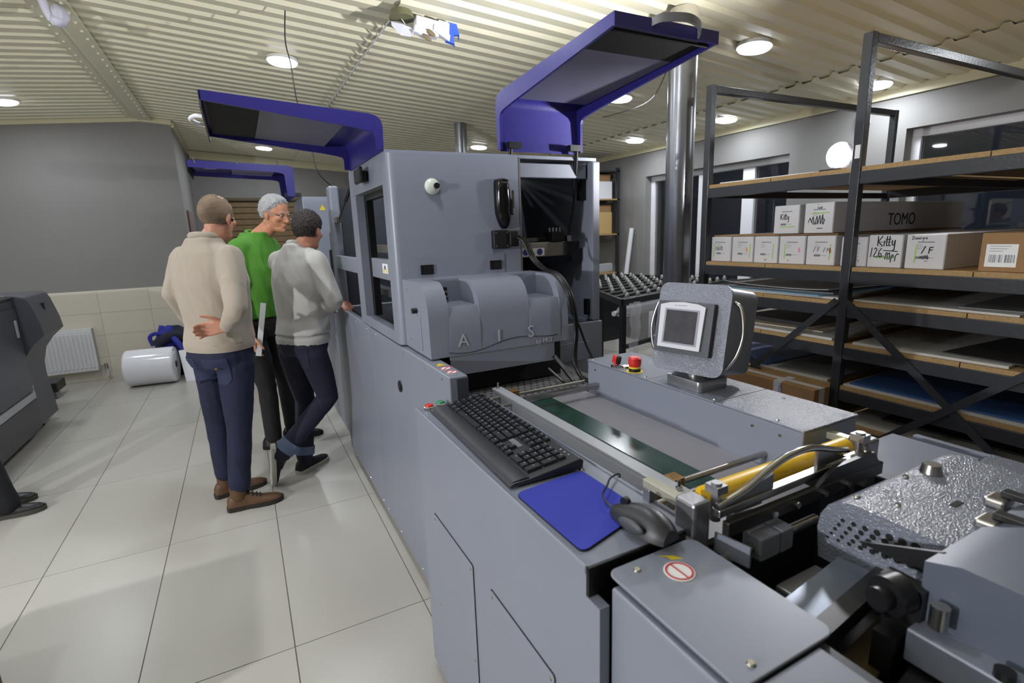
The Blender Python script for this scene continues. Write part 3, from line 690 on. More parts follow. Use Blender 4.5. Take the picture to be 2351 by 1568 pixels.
vs_ = [sp(a, b, 0.0202) for a, b in pl0] + [sp(a, b, 0.028) for a, b in pl0]; n = len(pl0)
fs_ = [(i,(i+1)%n,n+(i+1)%n,n+i) for i in range(n)]+[tuple(range(n-1,-1,-1)), tuple(range(n,2*n))]
if sr.cross(su).dot(sn) < 0: fs_ = [f[::-1] for f in fs_]
part('display_bezel', MB().add(vs_, fs_), mat('pale bezel', (205,206,215), rough=0.35), ts)
part('display_step', splate(MB(), -0.074, 0.040, -0.052, 0.056, 0.0282, 0.0290, 0.002), mat('bezel step', (150,152,165), rough=0.3), ts)
part('display_glass', splate(MB(), -0.068, 0.034, -0.047, 0.051, 0.0291, 0.0296, 0.002), mat('dark screen', (58,58,66), rough=0.16, rgb2=(76,74,82), vscale=22), ts)
part('print_mark', ribbon(ribbon(MB(), [(-0.034+0.0018*i, 0.0655+0.0012*(i % 2)) for i in range(18)], 0.0012, sp(0,0,0.0281), sr, su, 0.0002), [(-0.040+0.003*math.cos(a), 0.066+0.003*math.sin(a)) for a in [i*PI/6 for i in range(13)]], 0.0008, sp(0,0,0.0281), sr, su, 0.0002), INKG, ts)
for s_ in (-1, 1):
    hp = smooth_pts([sp(s_*0.113, 0.088, -0.028), sp(s_*0.135, 0.07, -0.028), sp(s_*0.150, 0.0, -0.028), sp(s_*0.138, -0.065, -0.028), sp(s_*0.113, -0.105, -0.028)], 6)
    part('grab_handle', MB().tube(hp, 0.0055, 10), CHROME, ts, smooth=60)
for b in (0.07, -0.09):
    p = sp(0.1121, b, -0.06); part('screw', MB().cyl(p, p+sr*0.003, 0.005, 8), CHROME, ts)
pc = sp(0.0, -0.13, -0.075)
part('screen_post', MB().cyl((pc.x, pc.y, 1.0945), (pc.x, pc.y, pc.z+0.01), 0.034, 30), CHROME, ts, smooth=40)
part('post_base', MB().prism(rrect(pc.x-0.062, pc.x+0.062, pc.y-0.07, pc.y+0.07, 0.012), 'z', 1.0607, 1.094), mat('machined aluminium', (185,186,190), rough=0.28, metal=0.9), ts, bevel=0.002, smooth=40)

# pull-roller gantry across the bed
gy = 0.655
def bracket(xc, s_):
    mb = MB().box(xc-0.022, xc+0.022, 0.615, 0.665, 0.935, 1.052)
    p_ = part('bracket', mb, ALU, fd, bevel=0.006)
    part('bracket_arm', MB().box(xc-0.012, xc+0.012, 0.668, 0.765, 1.022, 1.040), mat('cream steel', (170,166,150), rough=0.4, metal=0.3), p_, bevel=0.002)
    part('bracket_leg', MB().box(xc-0.011, xc+0.011, 0.745, 0.765, 0.935, 1.0215), ALU, p_, bevel=0.002)
    part('clamp_screw', MB().cyl((xc+s_*0.045, 0.625, 1.00), (xc+s_*0.045, 0.625, 1.078), 0.010, 16).box(xc+s_*0.045-0.014, xc+s_*0.045+0.014, 0.61, 0.64, 1.058, 1.074), ALU, p_, smooth=40)
    return p_
bracket(0.700, 1); bracket(1.255, -1)
part('yellow_roller', MB().cyl((0.748, gy, 1.030), (1.205, gy, 1.030), 0.024, 30), YELLOW, fd, smooth=40)
part('roller_shaft', MB().cyl((0.722, gy, 1.030), (1.233, gy, 1.030), 0.007, 12), STEEL, fd)
hb = [(0.725, 1.040), (0.80, 1.052), (0.87, 1.076), (0.93, 1.090), (0.99, 1.091), (1.04, 1.082), (1.09, 1.066), (1.15, 1.050)]
ib = [(1.15, 1.038), (1.085, 1.044), (1.055, 1.062), (1.03, 1.071), (0.985, 1.077), (0.94, 1.075), (0.895, 1.060), (0.885, 1.046), (0.89, 1.038), (0.725, 1.030)]
def arch(mb):
    o = [V(a, 0.606+0.03*(a-0.72), b) for a, b in hb]; 
    for p, q in zip(o[:-1], o[1:]): mb.beam(p, q+(q-p)*0.08, 0.016, 0.012)
    return mb
part('arched_handle', MB().tube(smooth_pts([(a, 0.606+0.03*(a-0.72), b) for a, b in hb], 5), 0.0075, 12), CHROME, fd, smooth=60)
part('handle_web', MB().prism([(0.74, 1.034), (0.885, 1.036), (0.883, 1.068), (0.80, 1.048)], 'y', 0.606, 0.614), ALU, fd)
part('handle_web', MB().prism([(1.035, 1.036), (1.14, 1.040), (1.09, 1.062), (1.035, 1.079)], 'y', 0.612, 0.620), ALU, fd)
part('handle_bar', MB().beam((0.725, 0.608, 1.028), (1.235, 0.618, 1.028), 0.020, 0.016), STEEL, fd, bevel=0.002)
part('sensor_rail', MB().box(0.735, 1.24, 0.585, 0.600, 0.985, 1.014), mat('blackened steel', (70,68,66), rough=0.35, metal=0.7), fd, bevel=0.002)
for x in (0.86, 0.93, 1.02, 1.10): part('bolt', MB().cyl((x, 0.585, 0.998), (x, 0.578, 0.998), 0.007, 8), CHROME, fd)
part('rail_bracket', MB().prism([(1.00, 1.014), (1.06, 1.045), (1.20, 1.046), (1.225, 1.014)], 'y', 0.586, 0.596), BLACK, fd)

# ------------------------------------------------------------------ front delivery unit, nearest the camera
fu = thing('feeder_end_unit', 'grey feeder end unit with perforated cover at the bottom right corner', 'machine', (1.05, 0.1, 0.0))
XU = 0.476
part('side_panel', MB().box(XU, XU+0.02, -0.80, 0.5985, 0.03, 0.972), GREY, fu, bevel=0.004)
part('chassis', MB().box(XU+0.021, 1.64, -0.80, 0.56, 0.0, 0.80), BLACKM, fu)
part('right_panel', MB().box(1.62, 1.64, -0.80, 0.70, 0.801, 0.955), GREY, fu)
pl_ = part('top_plate', MB().prism(rrect(0.484, 0.682, 0.355, 0.622, 0.018), 'z', 0.980, 0.985), GREY, fu, bevel=0.0015)
screws(pl_, [(0.53, 0.598, 0.9852), (0.53, 0.375, 0.9852)], (0,0,1), 0.007)
part('top_plate', MB().box(XU-0.001, 0.64, -0.78, 0.352, 0.973, 0.979), GREY, fu, bevel=0.0015)
part('plate_rib', MB().box(XU+0.021, 0.66, -0.78, 0.60, 0.90, 0.9725), DGREY, fu)
ns = part('sign_sticker', disc(MB(), (0.588, 0.560, 0.9853), ux, uy, 0.026), STICKW, fu, label='round white sticker with a red ring and bar')
part('red_ring', disc(MB(), (0.588, 0.560, 0.9862), ux, uy, 0.0235, r0=0.020), STICKR, ns)
part('red_bar', MB().box(0.5865, 0.5895, 0.540, 0.580, 0.9862, 0.9868), STICKR, ns)
part('yellow_mark', MB().add([(0.585, 0.612, 0.9852), (0.612, 0.597, 0.9852), (0.620, 0.583, 0.9852), (0.600, 0.590, 0.9852), (0.598, 0.600, 0.9852)], [(0,1,2,3,4)]), STICKY, fu)
# pit machinery
part('shaft', MB().cyl((0.70, 0.585, 0.945), (1.0, 0.585, 0.945), 0.010, 14), STEEL, fu, smooth=40)
part('clamp_block', MB().box(0.80, 0.855, 0.562, 0.605, 0.925, 0.972), GREY, fu, bevel=0.003)
part('clamp_block', MB().box(0.858, 0.895, 0.562, 0.605, 0.925, 0.972), GREY, fu, bevel=0.003)
part('tab_plate', MB().obox((0.735, 0.575, 0.968), V(0.006, -0.034, 0), V(0, 0, 0.020), V(0.002, 0, 0)), GREY, fu)
part('knurled_pin', MB().cyl((0.80, 0.635, 0.975), (0.86, 0.628, 0.975), 0.011, 12), DGREY, fu)
part('floor_plate', MB().box(0.70, 0.94, 0.40, 0.55, 0.84, 0.86), STEEL, fu)
part('side_block', MB().box(0.80, 0.92, 0.44, 0.53, 0.861, 0.90), ALU, fu, bevel=0.004)
part('galvanised_plate', MB().obox((0.83, 0.455, 0.932), V(0.10, 0.012, 0.0), V(-0.004, 0.026, 0), V(0,0,0.003)), mat('blue galvanised steel', (110,118,130), rough=0.35, metal=0.6, var=0.1, vscale=18), fu)
part('black_bar', MB().beam((0.69, 0.395, 0.925), (0.95, 0.425, 0.925), 0.03, 0.03), BLACK, fu)
part('brass_plate', MB().beam((0.70, 0.36, 0.86), (0.98, 0.395, 0.86), 0.05, 0.01), mat('bronze plate', (130,112,84), rough=0.4, metal=0.6), fu)
part('steel_block', MB().box(0.86, 0.92, 0.355, 0.385, 0.88, 0.93), STEEL, fu, bevel=0.003)
part('dark_bar', MB().beam((0.66, 0.27, 0.87), (1.0, 0.32, 0.87), 0.05, 0.04), BLACK, fu)
# perforated cover
pf = [(0.30, 0.898), (0.545, 0.898), (0.552, 0.96), (0.548, 0.99), (0.535, 1.015), (0.515, 1.030), (0.49, 1.036), (0.27, 1.030), (0.24, 1.02)]
PC = part('perforated_cover', MB().prism(pf[::-1], 'x', 0.952, 0.962).prism([(0.552, 0.90), (0.552, 0.96), (0.548, 0.99), (0.535, 1.015), (0.515, 1.030), (0.49, 1.036), (0.24, 1.029), (0.24, 1.024), (0.488, 1.030), (0.51, 1.024), (0.529, 1.010), (0.541, 0.988), (0.545, 0.96), (0.545, 0.90)], 'x', 0.962, 1.36), HAMMER, fu, smooth=35)
mb = MB()
for j in range(5):
    for i in range(9-j//2):
        yy = 0.530-0.020*i-0.006*j; zz = 0.948+0.012*j+0.0035*i*(0.6 if j else 1)
        rr = 0.0028+0.0006*i+0.0003*j
        if zz > 1.022 or yy < 0.33: continue
        part('vent_hole', MB().cyl((0.9521, yy, zz), (0.9512, yy, zz), rr, 12), BLACKM, PC)
screws(PC, [(0.99, 0.505, 1.0345), (1.02, 0.45, 1.035), (1.15, 0.50, 1.0365)], (0,0,1), 0.006)
part('slot', MB().box(1.10, 1.13, 0.395, 0.405, 1.0335, 1.0345), BLACKM, PC)
def toggle(x, y, z):
    p_ = part('toggle_clamp', MB().box(x-0.022, x+0.022, y-0.016, y+0.016, z, z+0.018), STEEL, fu, bevel=0.005)
    part('clamp_arm', MB().obox((x+0.01, y-0.04, z+0.024), V(0.010,0,0), V(0,0.04,0), V(0,0,0.006)), BLACK, p_, bevel=0.002)
toggle(1.07, 0.335, 1.034); toggle(1.17, 0.36, 1.034)
part('knob', MB().cyl((1.215, 0.485, 1.0365), (1.215, 0.485, 1.055), 0.020, 18, r2=0.016), STEEL, fu, smooth=40)
# right-hand plates
RP = part('right_plate', MB().box(1.28, 1.585, 0.535, 0.735, 0.951, 0.957), GREY, fu, bevel=0.0015)
part('right_plate', MB().box(1.364, 1.64, 0.43, 0.532, 0.951, 0.957), HAMMER, fu, bevel=0.0015)
part('right_plate', MB().box(1.364, 1.64, -0.78, 0.428, 0.951, 0.957), HAMMER, fu, bevel=0.0015)
part('plate_support', MB().box(1.38, 1.56, 0.565, 0.72, 0.0, 0.9505), DGREY, fu)
part('cover_support', MB().box(1.345, 1.36, -0.5, 0.54, 0.8, 0.95), DGREY, fu)
# lower box and adjusters close to the lens
part('motor_box', MB().prism([(0.335, 0.95), (0.335, 1.045), (0.29, 1.060), (-0.05, 1.060), (-0.05, 0.95)][::-1], 'x', 0.86, 1.20), mat('blue grey paint', (84,92,106), rough=0.45), fu, smooth=30)
part('motor_base', MB().box(0.82, 1.20, -0.05, 0.33, 0.895, 0.9495), GREY, fu, bevel=0.003)
part('bracket_post', MB().box(0.9, 1.15, 0.0, 0.30, 0.801, 0.8945), DGREY, fu)
part('cover_blade', MB().prism([(0.45, 1.00), (0.33, 1.048), (0.24, 1.040), (0.33, 1.0)], 'x', 0.90, 0.906), BLACK, fu)
part('hand_knob', MB().cyl((0.845, 0.355, 0.985), (0.815, 0.360, 0.985), 0.030, 20).cyl((0.815, 0.36, 0.985), (0.795, 0.363, 0.985), 0.018, 16), BLACK, fu, smooth=40)
part('knob_bracket', MB().box(0.845, 0.875, 0.325, 0.385, 0.93, 1.0).box(0.80, 0.86, 0.335, 0.365, 0.861, 0.93), BLACK, fu)
part('adjuster', MB().cyl((0.838, 0.30, 0.965), (0.838, 0.30, 1.0), 0.012, 12), STEEL, fu, smooth=40)
part('adjuster', MB().cyl((0.83, 0.22, 0.95), (0.83, 0.22, 0.962), 0.012, 12), BLACK, fu)
part('white_cable', MB().tube(smooth_pts([(0.80, 0.20, 0.93), (0.79, 0.17, 0.96), (0.83, 0.13, 0.97), (0.84, 0.10, 0.93)]), 0.012, 8), WHITE, fu, smooth=60)
part('white_block', MB().box(0.765, 0.82, 0.15, 0.215, 0.89, 0.93), WHITE, fu, bevel=0.006)

# ------------------------------------------------------------------ keyboard, mouse mat, mouse, scanner
def local_thing(name, label, cat, loc, rz):
    o = thing(name, label, cat, loc); o.rotation_euler = (0, 0, rz); BASE[o.name] = (0, 0, 0); return o
kb = local_thing('keyboard', 'black keyboard with wrist rest lying on the grey tray', 'keyboard', (0.575, 1.238, 0.9955), math.radians(-91.5))
KBM = mat('keyboard shell', (44,46,52), rough=0.45, bump=0.05, bscale=400); KEYM = mat('key plastic', (34,36,42), rough=0.38)
L2, D0, D1 = 0.298, -0.100, 0.092
def kz(y): return 0.012 + (0.030-0.012)*max(0, (y+0.05))/(0.142)
prof = [(D0, 0.001), (D1, 0.004), (D1+0.002, 0.022), (D1-0.006, kz(D1)), (-0.048, kz(-0.048)), (-0.09, 0.011), (D0, 0.006)]
part('shell', MB().prism([(a, b) for a, b in prof], 'x', -L2, L2), KBM, kb, bevel=0.003, smooth=40)
part('wrist_rest', MB().prism([(D0+0.002, 0.006), (D0+0.010, 0.0135), (-0.06, 0.016), (-0.05, 0.0145), (-0.05, 0.010)], 'x', -L2+0.004, L2-0.004), KBM, kb, smooth=40)
part('logo_plate', MB().obox((0.115, 0.005, kz(0.005)+0.0012), V(0.028,0,0), V(0,0.007,0.0009), V(0,0,0.0006)), mat('logo plate', (120,122,130), rough=0.4), kb)
for i_ in range(3): part('status_led', MB().cyl((0.225+0.018*i_, 0.075, kz(0.075)-0.001), (0.225+0.018*i_, 0.075, kz(0.075)+0.001), 0.0022, 8), WHITE, kb)
U = 0.0252; KX0 = -0.290
KC = {}
LEG = MB()
def key(ux_, row_y, wu=1.0, hu=1.0, small=False):
    w_, h_ = wu*U-0.003, hu*0.0215-0.0025
    if small: h_ *= 0.8
    k_ = (round(w_, 4), round(h_, 4))
    cx, cy = KX0 + (ux_+wu/2)*U, row_y + (hu-1)*0.0215/2
    if k_ not in KC:
        t_ = 0.0022; hh = 0.0085
        me = bpy.data.meshes.new('key')
        a, b = w_/2, h_/2
        me.from_pydata([(-a,-b,0),(a,-b,0),(a,b,0),(-a,b,0),(-a+t_,-b+t_*0.8,hh),(a-t_,-b+t_*0.8,hh),(a-t_,b-t_,hh),(-a+t_,b-t_,hh)], [], [(4,5,6,7),(0,1,5,4),(1,2,6,5),(2,3,7,6),(3,0,4,7)])
        me.materials.append(KEYM); KC[k_] = me
    o = bpy.data.objects.new('key', KC[k_]); COL.objects.link(o); o.parent = kb
    o.location = (cx, cy, kz(cy)-0.0005); o.rotation_euler = (math.atan(0.018/0.142), 0, 0)
    z_ = kz(cy)+0.0084
    LEG.box(cx-w_*0.22, cx-w_*0.22+0.0042, cy+0.0005, cy+0.0042, z_, z_+0.0004)
rows = [-0.0345 + 0.0215*i for i in range(6)]
u0 = 0
for wu, s_ in ((1.25, 0), (1.25, 0), (1.25, 0), (6.25, 0), (1.25, 0), (1.25, 0), (1.25, 0), (1.25, 0)): key(u0, rows[0], wu); u0 += wu
def run(row, seq):
    x_ = 0
    for wu in seq: key(x_, rows[row], wu); x_ += wu
run(1, [2.25]+[1]*10+[2.75]); run(2, [1.75]+[1]*11+[2.25]); run(3, [1.5]+[1]*12+[1.5]); run(4, [1]*13+[2])
key(0, rows[5], 1, small=True)
for b_ in (2, 6.5, 11):
    for i_ in range(4): key(b_+i_, rows[5], 1, small=True)
for i_ in range(3):
    key(15.25+i_, rows[0]); key(15.25+i_, rows[3]); key(15.25+i_, rows[4]); key(15.25+i_, rows[5], small=True)
key(16.25, rows[1])
key(18.5, rows[0], 2); key(20.5, rows[0]); key(21.5, rows[0], 1, 2.0)
for r_ in (1, 2, 3):
    for i_ in range(3): key(18.5+i_, rows[r_])
for i_ in range(4): key(18.5+i_, rows[4])
key(21.5, rows[2], 1, 2.0)
part('key_legends', LEG, mat('key legend', (150,150,160), rough=0.6), kb, kind='stuff')

def rpoly(pts, r, n=6):
    out = []; m = len(pts)
    for i in range(m):
        p, a, b = Vector(pts[i]), Vector(pts[i-1]), Vector(pts[(i+1) % m])
        p0 = p+(a-p).normalized()*r; p1 = p+(b-p).normalized()*r
        for k in range(n+1):
            t = k/n; q = p0*(1-t)**2+p*2*t*(1-t)+p1*t*t; out.append((q.x, q.y))
    return out
mp = [(0.470, 0.670), (0.655, 0.722), (0.652, 0.936), (0.466, 0.918)]
pad = thing('mouse_mat', 'blue fabric mouse mat between the keyboard and the mouse', 'mouse mat', (0.56, 0.81, 0.9935))
part('rubber_base', MB().prism(rpoly(mp, 0.02), 'z', 0.9935, 0.9965), BLACK, pad)
part('fabric_top', MB().prism(rpoly([(0.56+(a-0.56)*0.992, 0.81+(b-0.81)*0.992) for a, b in mp], 0.02), 'z', 0.9965, 0.998), mat('blue mat fabric', (46,56,168), rough=0.8, bump=0.1, bscale=600), pad)
ms = local_thing('computer_mouse', 'black ergonomic computer mouse at the edge of the blue mat', 'mouse', (0.607, 0.676, 0.9985), math.radians(8))
MSM = mat('mouse shell', (38,39,43), rough=0.42)
rings = []
for i in range(15):
    t = i/14; y = -0.068+0.136*t
    hw = 0.044*math.sin(PI*min(1, max(0, 0.10+0.82*t)))**0.6*(0.80+0.28*(1-t)); hh = 0.046*math.sin(PI*(0.12+0.76*t))**0.75*(1.12-0.35*t)
    ring = []
    for k in range(20):
        a = 2*PI*k/20; cx_, sz = math.cos(a), math.sin(a)
        px = hw*cx_*(1.0 if cx_ > 0 else 0.9 - 0.25*max(0, sz)*(1-abs(2*t-1)))
        pz = hh*max(sz, -0.02)*(1.0 - 0.25*max(0, cx_))
        ring.append((px + 0.006*math.sin(PI*t), y, max(0.0005, pz+0.003)))
    rings.append(ring)
part('shell', MB().loft(rings), MSM, ms, smooth=50)
part('scroll_wheel', MB().cyl((-0.004, 0.040, 0.036), (0.006, 0.040, 0.036), 0.010, 14), BLACK, ms)
part('thumb_grip', MB().ell((-0.034, -0.004, 0.020), 0.006, 0.030, 0.012), mat('mouse thumb grip', (70,72,78), rough=0.5), ms, smooth=60)
single('mouse_cable', MB().tube(smooth_pts([(0.598, 0.748, 1.004), (0.604, 0.79, 1.012), (0.635, 0.815, 1.016), (0.665, 0.845, 1.010), (0.690, 0.862, 1.004), (0.712, 0.872, 0.999), (0.722, 0.880, 0.985), (0.724, 0.895, 0.938)]), 0.0022, 8), CABLE, 'thin black mouse cable looping over the tray edge', 'cable', smooth=60)

sc = thing('barcode_scanner', 'glossy black handheld scanner clipped to the front of the cabin', 'scanner', (1.066, 2.09, 1.57))
SCM = mat('gloss black', (14,14,16), rough=0.12)
rings = []
for z, hw, dd, xc in ((1.572, 0.010, 0.016, 1.066), (1.585, 0.022, 0.026, 1.066), (1.61, 0.031, 0.034, 1.064), (1.64, 0.036, 0.040, 1.061), (1.69, 0.037, 0.044, 1.060), (1.73, 0.0355, 0.046, 1.058), (1.765, 0.034, 0.046, 1.057), (1.780, 0.030, 0.042, 1.057), (1.786, 0.018, 0.030, 1.057)):
    rings.append([(xc+hw*math.cos(a), 2.119-dd*max(0.0, math.sin(a))**0.6, z) for a in [PI*k/14 for k in range(15)]] + [(xc, 2.1195, z)])
part('shell', MB().loft(rings), SCM, sc, smooth=40)
part('grip', MB().box(1.088, 1.106, 2.085, 2.119, 1.63, 1.70), BLACK, sc, bevel=0.006)
part('clip', MB().box(1.097, 1.104, 2.082, 2.09, 1.66, 1.735), CHROME, sc)
part('print_mark', ribbon(MB(), [(1.040+0.002*i, 1.766+0.0025*(i % 2)) for i in range(18)], 0.0015, (0, 2.0728, 0), ux, up, 0.0004), INKG, sc)
# ------------------------------------------------------------------ storage rack on the right
RXF, RXB = 2.42, 4.24
PY = [2.20, 1.378, 0.46]
SH = [1.780, 1.352, 1.197, 1.005, 0.805, 0.635, 0.20]        # shelf tops
rk = thing('storage_rack', 'tall black steel rack with chipboard shelves along the right wall', 'rack', (3.3, 1.3, 0.0))
for x in (RXF, RXB):
    for y in PY: part('post', MB().box(x-0.02, x+0.02, y-0.02, y+0.02, 0.0, 2.31), RACKM, rk, bevel=0.003)
for y in PY: part('top_bar', MB().box(RXF+0.021, RXB-0.021, y-0.018, y+0.018, 2.27, 2.308), RACKM, rk, bevel=0.003)
for z in SH:
    for ya, yb in ((PY[1]+0.021, PY[0]-0.021), (PY[2]+0.021, PY[1]-0.021)):
        for x in (RXF, RXB): part('beam', MB().box(x-0.017, x+0.017, ya, yb, z-0.072, z-0.019), RACKM, rk, bevel=0.002)
        npl = 2; st_ = (yb-ya)/npl
        for k in range(npl):
            part('plank', MB().box(RXF-0.012, RXB+0.01, ya+st_*k+0.002, ya+st_*(k+1)-0.002, z-0.0185, z), CHIP, rk)
    for y in PY: part('side_bar', MB().box(RXF+0.021, RXB-0.021, y-0.012, y+0.012, z-0.072, z-0.035), RACKM, rk)
xb = RXF-0.026
for p, q in (((xb, 1.36, 1.20), (xb, 0.48, 0.42)), ((xb-0.007, 1.36, 0.42), (xb-0.007, 0.48, 1.22)), ((xb, 1.40, 1.20), (xb, 2.19, 0.43)), ((xb-0.007, 2.19, 1.2), (xb-0.007, 1.40, 0.42))):
    part('brace', MB().beam(p, q, 0.006, 0.030, up=(1,0,0)) if False else MB().beam(p, q, 0.030, 0.006, up=(1,0,0)), RACKM, rk)
part('tape_strip', MB().box(RXF-0.0215, RXF-0.0205, 1.364, 1.385, 1.815, 1.87), STICKW, rk)

# floodlights on the top shelf
FLENS = mat('flood lens', (255,255,255), emit=(250,250,255), estr=1200.0)
def floodlight(name, label, P, N, aim, watt, spread):
    P, N, aim = Vector(P), Vector(N).normalized(), Vector(aim).normalized()
    fo = thing(name, label, 'lamp', (P.x, P.y, SH[0]))
    part('lamp_head', MB().cyl(P-N*0.045, P-N*0.002, 0.045, 24, r2=0.060), BLACK, fo, smooth=40)
    part('lens', MB().cyl(P-N*0.0018, P+N*0.003, 0.042, 24), FLENS, fo)
    bx, by = P.x-N.x*0.03, P.y-N.y*0.03
    part('lamp_stand', MB().box(bx-0.05, bx+0.05, by-0.05, by+0.05, SH[0]+0.0005, SH[0]+0.006).beam((bx, by, SH[0]+0.006), (bx, by, P.z-0.01), 0.014, 0.03), BLACK, fo)
    ld = bpy.data.lights.new('flood', 'AREA'); ld.shape = 'DISK'; ld.size = 0.10; ld.energy = watt; ld.spread = math.radians(spread); ld.color = (0.97, 0.98, 1.0)
    lo = bpy.data.objects.new('flood', ld); COL.objects.link(lo); lo.parent = fo
    lo.location = (P+N*0.012) - V(P.x, P.y, SH[0]); lo.rotation_euler = aim.to_track_quat('-Z', 'Y').to_euler()
floodlight('work_floodlight', 'blazing round work light standing on the top rack shelf', (2.445, 1.472, 1.840), (-0.58, -0.80, -0.06), (-0.42, 0.76, 0.48), FLOOD_W, 100)
single('lamp_cable', MB().tube(smooth_pts([(2.50, 1.56, 1.785), (2.46, 1.66, 1.7845), (2.45, 1.85, 1.7845), (2.45, 1.95, 1.7845), (2.43, 2.12, 1.7845)]), 0.004, 6), WHITE, 'white lamp cable lying along the top rack shelf edge', 'cable', smooth=60)

# its twin on a tripod, left of the picture (the men's shadows point away from it)
T2 = V(-3.6, 0.7, 1.75); T2D = V(0.96, 0.22, -0.10).normalized()
f2 = thing('tripod_floodlight', 'round work light on a black tripod left of the picture', 'lamp', (T2.x, T2.y, 0.0))
part('lamp_head', MB().cyl(T2-T2D*0.05, T2-T2D*0.002, 0.05, 24, r2=0.065), BLACK, f2, smooth=40)
part('lens', MB().cyl(T2-T2D*0.0018, T2+T2D*0.003, 0.058, 24), MATS['flood lens'], f2)
part('pole', MB().cyl((T2.x-0.03, T2.y, 0.5), (T2.x-0.03, T2.y, T2.z-0.02), 0.014, 12), BLACK, f2)
for a_ in (0.3, 2.4, 4.5): part('leg', MB().cyl((T2.x-0.03, T2.y, 0.75), (T2.x-0.03+0.45*math.cos(a_), T2.y+0.45*math.sin(a_), 0.0), 0.011, 10), BLACK, f2)
ld = bpy.data.lights.new('flood', 'AREA'); ld.shape = 'DISK'; ld.size = 0.11; ld.energy = FLOOD2_W; ld.color = (0.97, 0.98, 1.0)
lo = bpy.data.objects.new('flood', ld); COL.objects.link(lo); lo.parent = f2
lo.location = (T2+T2D*0.008) - V(T2.x, T2.y, 0); lo.rotation_euler = T2D.to_track_quat('-Z', 'Y').to_euler()

# long white roll boxes
def strokes(kind):
    if kind == 'kitty':   # "Kitty"
        return [[(0,0),(0,1)],[(0.42,1),(0.03,0.45),(0.45,0)],[(0.58,0),(0.62,0.55)],[(0.63,0.75),(0.64,0.80)],[(0.85,1),(0.80,0.1),(0.88,0.0),(0.95,0.1)],[(0.70,0.62),(1.2,0.70)],[(1.08,1),(1.03,0.1),(1.1,0.0),(1.18,0.1)],[(1.32,0.6),(1.34,0.1),(1.52,0.12),(1.58,0.6),(1.55,-0.35),(1.38,-0.45)]]
    if kind == '126':     # "126 mpr"
        return [[(0,0),(0.08,1)],[(0.3,0.8),(0.45,1),(0.58,0.8),(0.28,0.05),(0.65,0.02)],[(1.05,0.95),(0.8,0.6),(0.78,0.15),(0.95,0.0),(1.08,0.2),(0.98,0.42),(0.80,0.3)],[(1.2,0.72),(2.6,0.62)],[(1.45,-0.25),(1.5,0.45),(1.62,0.5),(1.68,-0.25)],[(1.7,0.3),(1.85,0.5),(1.88,-0.25)],[(2.0,-0.55),(2.05,0.2),(2.2,0.3),(2.25,0.05),(2.06,0.0)],[(2.4,-0.4),(2.42,0.15)],[(2.4,0.1),(2.6,0.4),(2.75,0.3)]]
    if kind == 'scrawl':
        return [[(0,0.2),(0.15,0.6),(0.3,0.2),(0.42,0.7),(0.5,0.2)],[(0.6,0.0),(0.75,0.75),(0.85,0.1),(1.0,0.8),(1.1,0.05),(1.25,0.85),(1.3,0.0),(1.45,0.4),(1.3,0.5)],[(0.8,-0.3),(1.3,-0.3)]]
    if kind == 'note':
        return [[(0,0),(0.12,0.5)],[(0.25,0.0),(0.35,0.4),(0.5,0.0)],[(0.6,0.0),(0.65,0.45)],[(0.8,0.0),(0.85,0.5),(1.05,0.4),(1.0,0.0)],[(-0.05,0.85),(0.1,1.1)]]
    if kind == 'd':       # "Dauapo" style word and a sketch
        return [[(0,0),(0.03,0.5),(0.22,0.42),(0.24,0.12),(0,0)],[(0.45,0.3),(0.35,0.1),(0.5,0.05),(0.55,0.3),(0.58,0.05)],[(0.7,0.3),(0.72,0.05),(0.85,0.1),(0.88,0.3),(0.9,0.05)],[(1.0,0.05),(1.05,0.3),(1.15,0.25)],[(1.25,-0.2),(1.3,0.3),(1.45,0.2),(1.3,0.08)],[(1.6,0.05),(1.55,0.2),(1.68,0.3),(1.75,0.15),(1.6,0.05)]]
    return [[(0,0),(0.25,0.6)],[(0.5,0.0),(0.55,0.5),(0.8,0.5)],[(0.5,0.28),(0.75,0.3)]]
nrm_u = V(0,-1,0)
